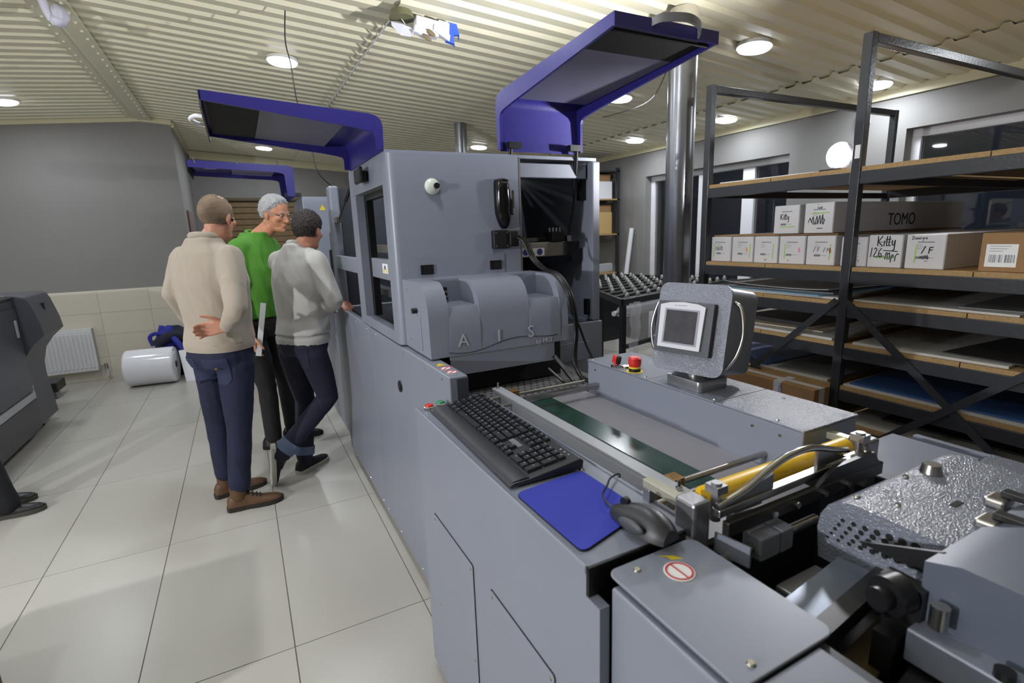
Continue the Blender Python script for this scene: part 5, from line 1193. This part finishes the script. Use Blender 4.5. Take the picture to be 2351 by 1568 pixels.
# ------------------------------------------------------------------ people
def remesh(name, mb, voxel, smooth_it=4, fold=0.0, ffreq=14.0, seed=0.0, m=None, parent=None, lift=None):
    me = bpy.data.meshes.new(name); me.from_pydata([tuple(p) for p in mb.v], [], mb.f); me.update()
    ob = bpy.data.objects.new(name, me); COL.objects.link(ob)
    md = ob.modifiers.new('r', 'REMESH'); md.mode = 'VOXEL'; md.voxel_size = voxel; md.use_smooth_shade = True
    if smooth_it:
        ms_ = ob.modifiers.new('s', 'SMOOTH'); ms_.factor = 0.5; ms_.iterations = smooth_it
    dg = bpy.context.evaluated_depsgraph_get(); new = bpy.data.meshes.new_from_object(ob.evaluated_get(dg))
    bpy.data.objects.remove(ob); bpy.data.meshes.remove(me)
    n = len(new.vertices); co = np.empty(n*3, 'f'); new.vertices.foreach_get('co', co); co = co.reshape(-1, 3)
    if fold:
        no = np.empty(n*3, 'f'); new.vertices.foreach_get('normal', no); no = no.reshape(-1, 3)
        for i in range(n):
            x_, y_, z_ = co[i]
            p = Vector((x_*ffreq+z_*3.0+seed, y_*ffreq-z_*2.0, z_*ffreq*0.42))
            d = noise.noise(p) + 0.45*noise.noise(p*2.3+Vector((5,1,0)))
            d = 0.45-abs(d)*1.5
            co[i] += no[i]*(d*fold)
    base = np.array(BASE[parent.name], 'f'); co = co-base
    new.vertices.foreach_set('co', co.reshape(-1)); new.update(); new.name = name
    new.materials.clear(); new.materials.append(m); new.shade_smooth()
    o = bpy.data.objects.new(name, new); COL.objects.link(o); o.parent = parent; BASE[o.name] = BASE[parent.name]
    return o
def limb(mb, pts, rad, n=14):
    """tapering limb through joints, with rounded joints"""
    P, R = [], []
    for i in range(len(pts)-1):
        a, b = Vector(pts[i]), Vector(pts[i+1])
        for k in range(5):
            t = k/5; P.append(a.lerp(b, t)); R.append(rad[i]*(1-t)+rad[i+1]*t)
    P.append(Vector(pts[-1])); R.append(rad[-1])
    mb.tube(P, R, n)
    for p, r in zip(pts, rad): mb.ell(p, r, r, r, n=12, m=8)
    return mb
class Fig:
    def __init__(s, loc, th, sc=1.0):
        s.o = Vector((loc[0], loc[1], 0)); s.f = Vector((math.cos(th), math.sin(th), 0)); s.l = Vector((-math.sin(th), math.cos(th), 0)); s.k = sc
    def P(s, x, y, z): return s.o + s.f*x*s.k + s.l*y*s.k + Vector((0, 0, z*s.k))
    def torso(s, mb, secs, add=0.0, n=28):
        rings = []
        for (x, y, z, hw, hd) in secs:
            r = []
            for i in range(n):
                a = 2*PI*i/n; ca, sa = math.cos(a), math.sin(a)
                e = 0.82
                r.append(s.P(x, y, z) + s.f*(abs(ca)**e*(1 if ca > 0 else -1))*(hd*s.k+add) + s.l*(abs(sa)**e*(1 if sa > 0 else -1))*(hw*s.k+add))
            rings.append(r)
        return mb.loft(rings)
def frame(fwd, tilt=0.0):
    """head frame: forward (heading, radians), nod tilt downwards"""
    F = Vector((math.cos(fwd)*math.cos(tilt), math.sin(fwd)*math.cos(tilt), -math.sin(tilt))); L = Vector((-math.sin(fwd), math.cos(fwd), 0)); U = F.cross(L)
    return F, L, U
def head(mb, c, F, L, U, k=1.0):
    def H(x, y, z): return c + (F*x + L*y + U*z)*k
    def E(x, y, z, a, b, d, n=18, m=12): mb.ell(H(x, y, z), a*k, b*k, d*k, X=F, Y=L, Z=U, n=n, m=m)
    E(-0.006, 0, 0.030, 0.098, 0.076, 0.092, 28, 18)
    E(0.020, 0, -0.030, 0.074, 0.061, 0.088, 24, 16)
    E(0.048, 0, -0.088, 0.044, 0.042, 0.032)
    E(-0.01, 0, -0.06, 0.07, 0.055, 0.06)
    E(0.084, 0, 0.022, 0.013, 0.050, 0.010); E(0.066, 0.040, -0.022, 0.022, 0.024, 0.022); E(0.066, -0.040, -0.022, 0.022, 0.024, 0.022)
    limb(mb, [H(0.090, 0, 0.012), H(0.106, 0, -0.022)], [0.010*k, 0.012*k], 10)
    E(0.110, 0, -0.030, 0.017, 0.016, 0.012)
    E(0.090, 0, -0.058, 0.012, 0.024, 0.007); E(0.089, 0, -0.070, 0.012, 0.021, 0.008); E(0.083, 0, -0.098, 0.016, 0.020, 0.014)
    for s in (1, -1):
        E(-0.004, 0.076*s, -0.008, 0.019, 0.008, 0.032, 14, 10); E(0.004, 0.074*s, -0.03, 0.010, 0.008, 0.012, 10, 8)
    return H
def hand(mb, w, d, nrm, side, k=1.0, curl=0.5, spread=0.05):
    """palm and five fingers: w wrist, d direction of the fingers, nrm palm side, side +1 left / -1 right"""
    d = Vector(d).normalized(); nrm = Vector(nrm); nrm = (nrm - d*nrm.dot(d)).normalized(); a = d.cross(nrm)*-side     # a: towards the thumb
    w = Vector(w)
    for t in (-0.030, -0.010, 0.010, 0.030):
        limb(mb, [w + d*0.012*k + a*t*0.6*k, w + d*0.088*k + a*t*k], [0.0165*k, 0.0125*k], 10)
    ln = {0.030: (0.040, 0.024, 0.020), 0.010: (0.045, 0.028, 0.021), -0.010: (0.041, 0.026, 0.020), -0.030: (0.032, 0.020, 0.018)}
    for t, seg in ln.items():
        p = w + d*0.086*k + a*t*k; ang = curl*0.5; pts = [p]
        for q in seg:
            dd = d*math.cos(ang) + nrm*math.sin(ang) + a*(t/0.03*spread); p = p + dd.normalized()*q*k; pts.append(p); ang += curl
        limb(mb, pts, [0.0098*k, 0.0090*k, 0.0082*k, 0.0070*k], 9)
    p = w + d*0.025*k + a*0.026*k; pts = [p]
    for q, ca in ((0.042, 0.75), (0.032, 0.5), (0.026, 0.35)):
        p = p + (d*(1-ca*0.5) + a*ca + nrm*0.35).normalized()*q*k; pts.append(p)
    limb(mb, pts, [0.015*k, 0.0115*k, 0.0098*k, 0.0080*k], 9)
def hair_cap(parent, c, F, L, U, m, cover, thick=0.012, k=1.0, name='hair', fuzz=0.10):
    mb = MB(); cc = c + (F*-0.006 + U*0.030)*k
    def fn(d):
        cov = max(0.0, min(1.0, cover(d)))
        nz = 1 + fuzz*noise.noise(Vector(d)*9)+fuzz*0.6*noise.noise(Vector(d)*21)
        return (1 + (thick/0.09)*cov*nz) if cov > 0 else 0.93
    def fn2(d):
        v_ = Vector(d); c_ = cover(d) + 0.9*noise.noise(v_*11) + 0.5*noise.noise(v_*27)
        c_ = max(0.0, min(1.0, c_)); tuft = 1 + 0.45*noise.noise(v_*13+Vector((3,3,3))) + 0.45*noise.noise(v_*31)
        return (1+(thick/0.09)*max(0.2, tuft))*c_ + 0.94*(1-c_)
    mb.ell(cc, 0.098*k, 0.076*k, 0.092*k, X=F, Y=L, Z=U, n=120, m=76, fn=fn2)
    return part(name, mb, m, parent, smooth=80)
def sole_outline():
    return [(-0.080,-0.016),(-0.066,-0.032),(-0.02,-0.036),(0.03,-0.035),(0.08,-0.044),(0.13,-0.049),(0.17,-0.042),(0.198,-0.024),(0.208,0.0),(0.200,0.022),(0.175,0.038),(0.13,0.043),(0.08,0.038),(0.03,0.031),(-0.02,0.033),(-0.066,0.031),(-0.080,0.016)]
def shoe(parent, M, um, sm, k=1.0, boot=False, laces=None, name='shoe'):
    secs = [(-0.076,0.024,0.062),(-0.062,0.032,0.088),(-0.03,0.035,0.100),(0.02,0.036,0.098),(0.06,0.040,0.076),(0.10,0.044,0.058),(0.14,0.045,0.050),(0.175,0.038,0.044),(0.196,0.024,0.036),(0.206,0.008,0.030)]
    rings = []
    for x, hw, h in secs:
        r = []
        for i in range(18):
            a = 2*PI*i/18; y = hw*math.cos(a)*(1.0 if x < 0.05 else 1.0)
            z = 0.016 + (h-0.016)*max(0.0, math.sin(a))**0.75
            r.append(M @ Vector((x*k, y*k, z*k)))
        rings.append(r)
    mb = MB().loft(rings)
    if boot:
        o = M.translation; u = (M.to_3x3() @ Vector((0,0,1))).normalized()
        limb(mb, [M @ Vector((-0.015*k,0,0.08*k)), M @ Vector((-0.012*k,0,0.145*k))], [0.042*k, 0.046*k], 16)
    s_ = part(name, mb, um, parent, smooth=70)
    pl = sole_outline(); n = len(pl)
    vs_ = [M @ Vector((x*k*1.01, y*k*1.04, 0.0005)) for x, y in pl] + [M @ Vector((x*k*1.015, y*k*1.06, (0.024 if not boot else 0.026)*k)) for x, y in pl]
    part('sole', MB().add(vs_, [(i,(i+1)%n,n+(i+1)%n,n+i) for i in range(n)]+[tuple(range(n-1,-1,-1)), tuple(range(n,2*n))]), sm, s_, smooth=40)
    if laces:
        mb = MB()
        for x, z in ((0.035, 0.094), (0.055, 0.084), (0.075, 0.074), (0.092, 0.066)):
            mb.tube([M @ Vector((x*k, y*k, (z+0.004-abs(y)*0.5)*k)) for y in (-0.026,-0.012,0.0,0.012,0.026)], 0.0035*k, 6)
        part('laces', mb, laces, s_, kind='stuff')
    return s_
def footM(pos, heading):
    F = Vector((math.cos(heading), math.sin(heading), 0)); L = Vector((-math.sin(heading), math.cos(heading), 0))
    return Matrix(((F.x, L.x, 0, pos[0]), (F.y, L.y, 0, pos[1]), (0, 0, 1, pos[2] if len(pos) > 2 else 0.0), (0,0,0,1)))
def patch(name, target, c, n, u, w, h, m, parent, off=0.003, shape=None):
    """cloth patch (a pocket) laid on a garment"""
    bm = bmesh.new(); bm.from_mesh(target.data); bvh = BVHTree.FromBMesh(bm); bm.free()
    base = Vector(BASE[target.name]); c, n, u = Vector(c)-base, Vector(n).normalized(), Vector(u).normalized(); v = n.cross(u)
    if v.z < 0: v = -v
    N = 10; vs_ = []; ok = True
    for lay in (off, -0.004):
        for i in range(N+1):
            for j in range(N+1):
                a, b = -1+2*i/N, -1+2*j/N
                if b < -0.6: a *= 1-(-0.6-b)*0.9 if shape else 1
                p = c + u*a*w/2 + v*b*h/2
                hit = bvh.ray_cast(p+n*0.25, -n, 0.6)
                q = hit[0] if hit[0] is not None else p
                vs_.append(q + n*lay + base)
    fs_ = []; S = (N+1)*(N+1)
    for i in range(N):
        for j in range(N):
            q = i*(N+1)+j; fs_.append((q, q+N+1, q+N+2, q+1)); fs_.append((S+q, S+q+1, S+q+N+2, S+q+N+1))
    rim = [j for j in range(N+1)]+[i*(N+1)+N for i in range(1,N+1)]+[N*(N+1)+j for j in range(N-1,-1,-1)]+[i*(N+1) for i in range(N-1,0,-1)]
    for p, q in zip(rim, rim[1:]+rim[:1]): fs_.append((p, q, S+q, S+p))
    return part(name, MB().add(vs_, fs_), m, parent, smooth=60)

SKIN = mat('skin', (196,140,116), rough=0.5, subsurf=0.15, var=0.08, vscale=30)
SKIN2 = mat('ruddy skin', (190,132,108), rough=0.5, subsurf=0.15, var=0.1, vscale=30)
DENIM = mat('dark denim', (24,30,58), rough=0.8, var=0.22, vscale=9, bump=0.3, bscale=500)
DENIM2 = mat('navy denim', (24,27,48), rough=0.8, var=0.18, vscale=9, bump=0.3, bscale=500)
STITCH = mat('denim seam', (38,45,76), rough=0.8)
KNIT1 = mat('beige knit', (168,157,143), rough=0.9, sheen=0.2, bump=0.25, bscale=420)
KNIT2 = mat('light grey knit', (184,182,179), rough=0.9, sheen=0.2, bump=0.25, bscale=420)
TEE = mat('green jersey', (76,136,42), rough=0.85, bump=0.1, bscale=420)
BLKT = mat('black trousers', (26,26,28), rough=0.8)
BROWNL = mat('brown leather', (92,64,40), rough=0.55, var=0.12, vscale=40)
DSOLE = mat('dark sole', (40,34,30), rough=0.7)
CANV = mat('black canvas', (30,30,34), rough=0.8)
WSOLE = mat('off white sole', (190,188,178), rough=0.6)
TSEC = [(0.0, 0, 0.86, 0.150, 0.105), (-0.005, 0, 0.92, 0.170, 0.125), (0.0, 0, 1.00, 0.165, 0.125), (0.01, 0, 1.10, 0.152, 0.115), (0.005, 0, 1.22, 0.165, 0.122), (0.0, 0, 1.34, 0.180, 0.125), (-0.01, 0, 1.445, 0.176, 0.105), (-0.02, 0, 1.51, 0.135, 0.082), (-0.02, 0, 1.555, 0.072, 0.066), (-0.015, 0, 1.585, 0.060, 0.060)]
def shift(secs, fx, fy=lambda z: 0.0, wk=1.0, dk=1.0, z0=None, z1=None):
    out = []
    for x, y, z, a, b in secs:
        if z0 is not None and z < z0: continue
        if z1 is not None and z > z1: continue
        out.append((x+fx(z), y+fy(z), z, a*wk, b*dk))
    return out

def person(label, fg, secs, hips, knees, ankles, shos, elbs, wrists, hand_d, hand_n, headc, hf, htilt, top, bottom, skin, hair_m, cover, hthick, hem, belly=0.0, short=False, k=1.0, curl=0.5, collar=True, cuffs=True, vox=0.0065, waistband=None, ribs=True, cut=0.0):
    root = thing('person', label, 'person', (fg.o.x, fg.o.y, 0.0))
    F, L, U = frame(hf, htilt)
    body = MB()
    fg.torso(body, secs, -0.010)
    neck0 = fg.P(secs[-1][0], secs[-1][1], secs[-1][2]-0.05)
    H = head(body, headc, F, L, U, k)
    limb(body, [neck0, headc + (F*-0.015 - U*0.075)*k], [0.062*k, 0.054*k], 16)
    for i in (0, 1):
        limb(body, [hips[i], knees[i], ankles[i]], [0.078*k, 0.050*k, 0.036*k])
        limb(body, [shos[i], elbs[i], wrists[i]], [0.048*k, 0.038*k, 0.026*k])
        hand(body, wrists[i], hand_d[i], hand_n[i], 1 if i == 0 else -1, k, curl)
    b_ = remesh('body', body, vox*0.9, 3, m=skin, parent=root)
    # trousers
    tr = MB(); fg.torso(tr, [s for s in secs if s[2] < 1.05], 0.004)
    for i in (0, 1):
        low = ankles[i] + (knees[i]-ankles[i]).normalized()*cut
        limb(tr, [hips[i]+Vector((0,0,-0.03)), knees[i].lerp(hips[i], 0.5), knees[i], knees[i].lerp(ankles[i], 0.5), low], [0.098*k, 0.088*k, 0.068*k, 0.064*k, 0.060*k])
    t_ = remesh('trousers', tr, vox*1.15, 9, 0.0045, 13, 3.0, m=bottom, parent=root)
    # top
    tp_ = MB(); fg.torso(tp_, [s for s in secs if s[2] >= hem-0.001], 0.017)
    for i in (0, 1):
        limb(tp_, [fg.P(secs[-2][0], 0, secs[-2][2]-0.03), shos[i]], [0.062*k, 0.066*k])
        if short:
            q = shos[i].lerp(elbs[i], 0.62); limb(tp_, [shos[i], q], [0.078*k, 0.074*k])
        else: limb(tp_, [shos[i], shos[i].lerp(elbs[i], 0.5), elbs[i], elbs[i].lerp(wrists[i], 0.5), wrists[i]], [0.072*k, 0.064*k, 0.055*k, 0.049*k, 0.039*k])
    s_ = remesh('shirt' if short else 'sweater', tp_, vox*1.1, 16, 0.006 if not short else 0.007, 11, 7.0, m=top, parent=root)
    if ribs:
        hs = [s for s in secs if s[2] >= hem-0.001][0]
        rib = MB(); fg.torso(rib, [(hs[0], hs[1], hem-0.035, hs[3]+0.000, hs[4]+0.000), (hs[0], hs[1], hem-0.015, hs[3]+0.004, hs[4]+0.004), (hs[0], hs[1], hem+0.012, hs[3]+0.004, hs[4]+0.004), (hs[0], hs[1], hem+0.035, hs[3]-0.008, hs[4]-0.008)], 0.011)
        part('hem_band', rib, top, s_, smooth=70)
    if collar:
        top_ = secs[-1]; c = fg.P(top_[0]+0.004, top_[1], top_[2]-0.012)
        cp = [c + (F*math.cos(a)*0.060 + L*math.sin(a)*0.064)*k + Vector((0,0,0.006*(1-math.cos(a)))) for a in [2*PI*i/20 for i in range(20)]]
        part('collar', MB().tube(cp, 0.011*k, 8, closed=True), top, s_, smooth=70)
    hair_cap(root, headc, F, L, U, hair_m, cover, hthick, k)
    for s in (1, -1):
        e_ = part('eye', MB().ell(H(0.0795, 0.030*s, 0.004), 0.0115*k, 0.0125*k, 0.0095*k, X=F, Y=L, Z=U, n=14, m=10), mat('eye white', (215,208,200), rough=0.2), b_, smooth=60)
        part('iris', MB().ell(H(0.0875, 0.030*s, 0.004), 0.005*k, 0.0055*k, 0.0055*k, X=F, Y=L, Z=U, n=10, m=8), mat('iris', (44,34,28), rough=0.2), e_, smooth=60)
        if True: part('eyebrow', MB().tube([H(0.093, 0.012*s, 0.026), H(0.092, 0.030*s, 0.031), H(0.080, 0.048*s, 0.026)], 0.004*k, 6), hair_m, b_, smooth=60)
    return root, b_, t_, s_, H, (F, L, U)

# --- balding man in the beige sweater
th = math.radians(40); fg = Fig((-0.15, 3.36), th, 1.0)
sec1 = shift(TSEC, lambda z: -0.02+0.03*(z-0.9), wk=1.07, dk=1.12)
hd1 = V(-0.085, 3.375, 1.690)
p1 = person('balding man seen from behind in beige sweater and blue jeans, one hand behind his back', fg, sec1,
    [fg.P(-0.01, 0.095, 0.90), fg.P(-0.01, -0.095, 0.90)], [V(-0.245, 3.50, 0.49), V(-0.125, 3.27, 0.49)], [V(-0.245, 3.49, 0.10), V(-0.175, 3.262, 0.10)],
    [fg.P(-0.02, 0.180, 1.47), fg.P(-0.02, -0.180, 1.47)], [V(-0.360, 3.46, 1.285), V(-0.048, 2.985, 1.215)], [V(-0.305, 3.60, 1.09), V(-0.105, 3.075, 1.125)],
    [V(0.5, 0.25, -0.35), V(-0.92, 0.22, -0.10)], [V(0.2, -0.8, -0.3), V(-0.15, -0.95, -0.15)], hd1, math.radians(53), math.radians(6),
    KNIT1, DENIM, SKIN, mat('thin brown hair', (92,76,62), rough=0.8, rgb2=(132,112,92), vscale=14), 
    lambda d: (0.5 + 4.0*(0.10 - d[0]*0.55 - abs(d[2]-0.0)*0.15 + (0.30 if d[2] < 0.75 else -0.06*(d[2])) - max(0, -d[2]-0.72)*4.0 - (0.9 if (d[0] > 0.25 and abs(d[1]) < 0.9) else 0))),
    0.005, 1.0, curl=0.62, cut=0.055)
root1, b1, t1, s1, H1, A1 = p1
part('earpiece', MB().ell(H1(0.006, -0.088, -0.012), 0.010, 0.006, 0.012, X=A1[0], Y=A1[1], Z=A1[2], n=12, m=8), BLACK, root1, smooth=60)
part('turtle_collar', MB().tube([fg.P(-0.012, 0, 1.590) + (A1[0]*math.cos(a)*0.058 + A1[1]*math.sin(a)*0.062) for a in [2*PI*i/20 for i in range(20)]], 0.022, 8, closed=True), KNIT1, s1, smooth=70)
shoe(root1, footM((-0.165, 3.262), math.radians(-1)), BROWNL, DSOLE, 1.06, True, BLACK, 'boot')
shoe(root1, footM((-0.24, 3.50), math.radians(14)), BROWNL, DSOLE, 1.06, True, BLACK, 'boot')
pk1 = patch('back_pocket', t1, fg.P(-0.12, -0.085, 0.855), -fg.f*0.8-fg.l*0.35, fg.l*-0.8+fg.f*0.35, 0.145, 0.155, STITCH, t1, 0.004, True)
patch('back_pocket', t1, fg.P(-0.12, 0.085, 0.855), -fg.f*0.9+fg.l*0.3, fg.l*-0.9-fg.f*0.3, 0.13, 0.15, STITCH, t1, 0.003, True)
part('pocket_badge', MB().ell(fg.P(-0.150, -0.120, 0.880), 0.010, 0.010, 0.006, n=10, m=6), BRASS, t1)

# --- man in the grey sweater leaning on the machine
th = math.radians(36); fg = Fig((0.29, 3.52), th, 0.97)
lean = lambda z: max(0, z-0.90)*0.10
sec3 = shift(TSEC, lean, wk=1.0, dk=1.02)
hd3 = V(0.398, 3.525, 1.610)
p3 = person('dark-haired man in light grey sweater leaning on the machine, one foot crossed behind', fg, sec3,
    [fg.P(-0.01, 0.09, 0.90), fg.P(-0.01, -0.09, 0.90)], [V(0.275, 3.68, 0.48), V(0.405, 3.49, 0.53)], [V(0.225, 3.615, 0.10), V(0.085, 3.455, 0.215)],
    [fg.P(0.035, 0.170, 1.465), fg.P(0.035, -0.170, 1.465)], [V(0.43, 3.76, 1.19), V(0.488, 3.345, 1.175)], [V(0.545, 3.60, 1.135), V(0.47, 3.50, 1.115)],
    [V(0.25, -0.8, -0.05), V(-0.55, 0.5, -0.45)], [V(0.2, 0.0, -1), V(-0.6, -0.4, -0.3)], hd3, math.radians(52), math.radians(10),
    KNIT2, DENIM2, SKIN2, mat('dark brown hair', (40,32,28), rough=0.7, var=0.2, vscale=40),
    lambda d: 0.5 + 5.0*(0.32 - d[0]*0.75 + d[2]*0.35 - max(0, -d[2]-0.68)*4.0 - (0.45 if (abs(d[1]) > 0.75 and d[2] < -0.15 and d[0] > -0.2) else 0)),
    0.014, 0.97, k=0.96)
root3, b3, t3, s3, H3, A3 = p3
shoe(root3, footM((0.225, 3.615), math.radians(41)), CANV, WSOLE, 1.0, False, None, 'shoe')
Fv = V(-0.10, 0.10, -0.97).normalized(); Uv = V(0.80, 0.10, -0.08); Uv = (Uv-Fv*Uv.dot(Fv)).normalized(); Lv = Uv.cross(Fv)
og = V(0.020, 3.462, 0.208)
shoe(root3, Matrix(((Fv.x, Lv.x, Uv.x, og.x), (Fv.y, Lv.y, Uv.y, og.y), (Fv.z, Lv.z, Uv.z, og.z), (0,0,0,1))), CANV, WSOLE, 0.98, False, BLACK, 'shoe')
CUFF = mat('turned up cuff', (96,110,138), rough=0.8)
for a, b in ((V(0.227, 3.617, 0.115), V(0.236, 3.628, 0.170)), (V(0.098, 3.456, 0.228), V(0.152, 3.461, 0.279))):
    part('trouser_cuff', MB().cyl(a, b, 0.063, 20, r2=0.066), CUFF, t3, smooth=50)
patch('back_pocket', t3, fg.P(-0.12, -0.08, 0.845), -fg.f*0.8-fg.l*0.4, fg.l*-0.8+fg.f*0.4, 0.125, 0.14, mat('navy seam', (31,35,58), rough=0.8), t3, 0.003, True)

# --- grey-haired man in the green shirt
th = math.radians(-34); fg = Fig((0.065, 4.20), th, 1.02)
lean2 = lambda z: max(0, z-0.95)*0.12
sec2 = shift(TSEC, lean2, wk=1.10, dk=1.28)
hd2 = V(0.258, 4.13, 1.740)
p2 = person('grey-haired man with glasses in a green t-shirt and black trousers', fg, sec2,
    [fg.P(-0.01, 0.095, 0.90), fg.P(-0.01, -0.095, 0.90)], [V(0.20, 4.30, 0.50), V(0.06, 4.14, 0.50)], [V(0.21, 4.30, 0.10), V(0.06, 4.16, 0.10)],
    [fg.P(0.045, 0.180, 1.475), fg.P(0.045, -0.180, 1.475)], [V(0.27, 4.44, 1.20), V(-0.03, 3.985, 1.165)], [V(0.40, 4.34, 1.10), V(0.005, 3.955, 0.925)],
    [V(0.8, -0.4, -0.1), V(0.05, 0.08, -1)], [V(0, 0, -1), V(0.9, 0.3, 0)], hd2, math.radians(-46), math.radians(14),
    TEE, BLKT, mat('tanned skin', (198,138,108), rough=0.5, subsurf=0.15, var=0.1, vscale=30), mat('silver hair', (168,168,170), rough=0.8, var=0.15, vscale=50),
    lambda d: 0.5 + 5.0*(0.18 - d[0]*0.80 + d[2]*0.55 - max(0, -d[2]-0.60)*4.0 - (0.4 if (abs(d[1]) > 0.7 and d[2] < -0.1 and d[0] > -0.15) else 0)),
    0.016, 1.0, short=True, k=1.0, curl=0.42, ribs=False)
root2, b2, t2, s2, H2, A2 = p2
gl = part('glasses', MB().tube([H2(0.102, y_+0.026*math.cos(a) , 0.003+0.018*math.sin(a)) for y_ in (-0.031,) for a in [2*PI*i/16 for i in range(16)]], 0.0014, 6, closed=True).tube([H2(0.102, 0.031+0.026*math.cos(a), 0.003+0.018*math.sin(a)) for a in [2*PI*i/16 for i in range(16)]], 0.0014, 6, closed=True).tube([H2(0.103, -0.006, 0.008), H2(0.106, 0, 0.010), H2(0.103, 0.006, 0.008)], 0.0014, 6), CHROME, root2, smooth=60)
for s in (1, -1): part('temple', MB().beam(H2(0.100, 0.057*s, 0.008), H2(0.075, 0.077*s, 0.010), 0.0025, 0.006).beam(H2(0.075, 0.0775*s, 0.010), H2(-0.002, 0.086*s, 0.012), 0.0025, 0.006), CHROME, gl)
part('belt', (lambda mb: (fg.torso(mb, [(-0.004, 0, 0.955, 0.186, 0.160), (-0.002, 0, 0.99, 0.186, 0.160)], 0.012), mb)[1])(MB()), mat('brown belt', (50,34,28), rough=0.5), t2, smooth=60)
shoe(root2, footM((0.06, 4.16), math.radians(-20)), BLACK, BLACKM, 1.05, False, None, 'shoe')
shoe(root2, footM((0.21, 4.30), math.radians(-8)), BLACK, BLACKM, 1.05, False, None, 'shoe')
single('white_strip', MB().beam((0.030, 3.925, 0.775), (0.105, 3.965, 1.135), 0.035, 0.006, up=(0,1,0)), WHITE, 'white plastic strip held upright by the man in the green shirt', 'strip')

# --- fourth man: only a leg enters the picture at the left edge
th = 0.0; fg = Fig((-1.66, 3.96), th, 1.0)
p4 = person('man in dark trousers and black shoes cut off by the left edge', fg, shift(TSEC, lambda z: 0.0),
    [fg.P(0, 0.09, 0.90), fg.P(0, -0.09, 0.90)], [V(-1.60, 4.04, 0.50), V(-1.49, 3.89, 0.50)], [V(-1.54, 4.10, 0.075), V(-1.405, 3.885, 0.080)],
    [fg.P(-0.02, 0.175, 1.44), fg.P(-0.02, -0.175, 1.44)], [fg.P(-0.06, 0.21, 1.14), fg.P(-0.06, -0.21, 1.14)], [fg.P(0.03, 0.20, 0.90), fg.P(0.03, -0.20, 0.90)],
    [V(0.15, 0, -1), V(0.15, 0, -1)], [V(0, -1, 0), V(0, 1, 0)], V(-1.65, 3.96, 1.69), 0.0, 0.05,
    mat('dark jumper', (40,42,50), rough=0.9), mat('dark trousers', (22,23,30), rough=0.85), SKIN, mat('dark hair', (40,34,30), rough=0.8),
    lambda d: 0.5 + 5.0*(0.30 - d[0]*0.75 + d[2]*0.35 - max(0, -d[2]-0.35)*2.5), 0.012, 1.0, vox=0.009, k=1.08)
shoe(p4[0], footM((-1.455, 3.885), math.radians(4)), BLACK, mat('grey sole', (70,68,62), rough=0.7), 1.05, False, BLACK, 'shoe')
shoe(p4[0], footM((-1.55, 4.10), math.radians(0)), BLACK, mat('grey sole', (70,68,62), rough=0.7), 1.05, False, BLACK, 'shoe')
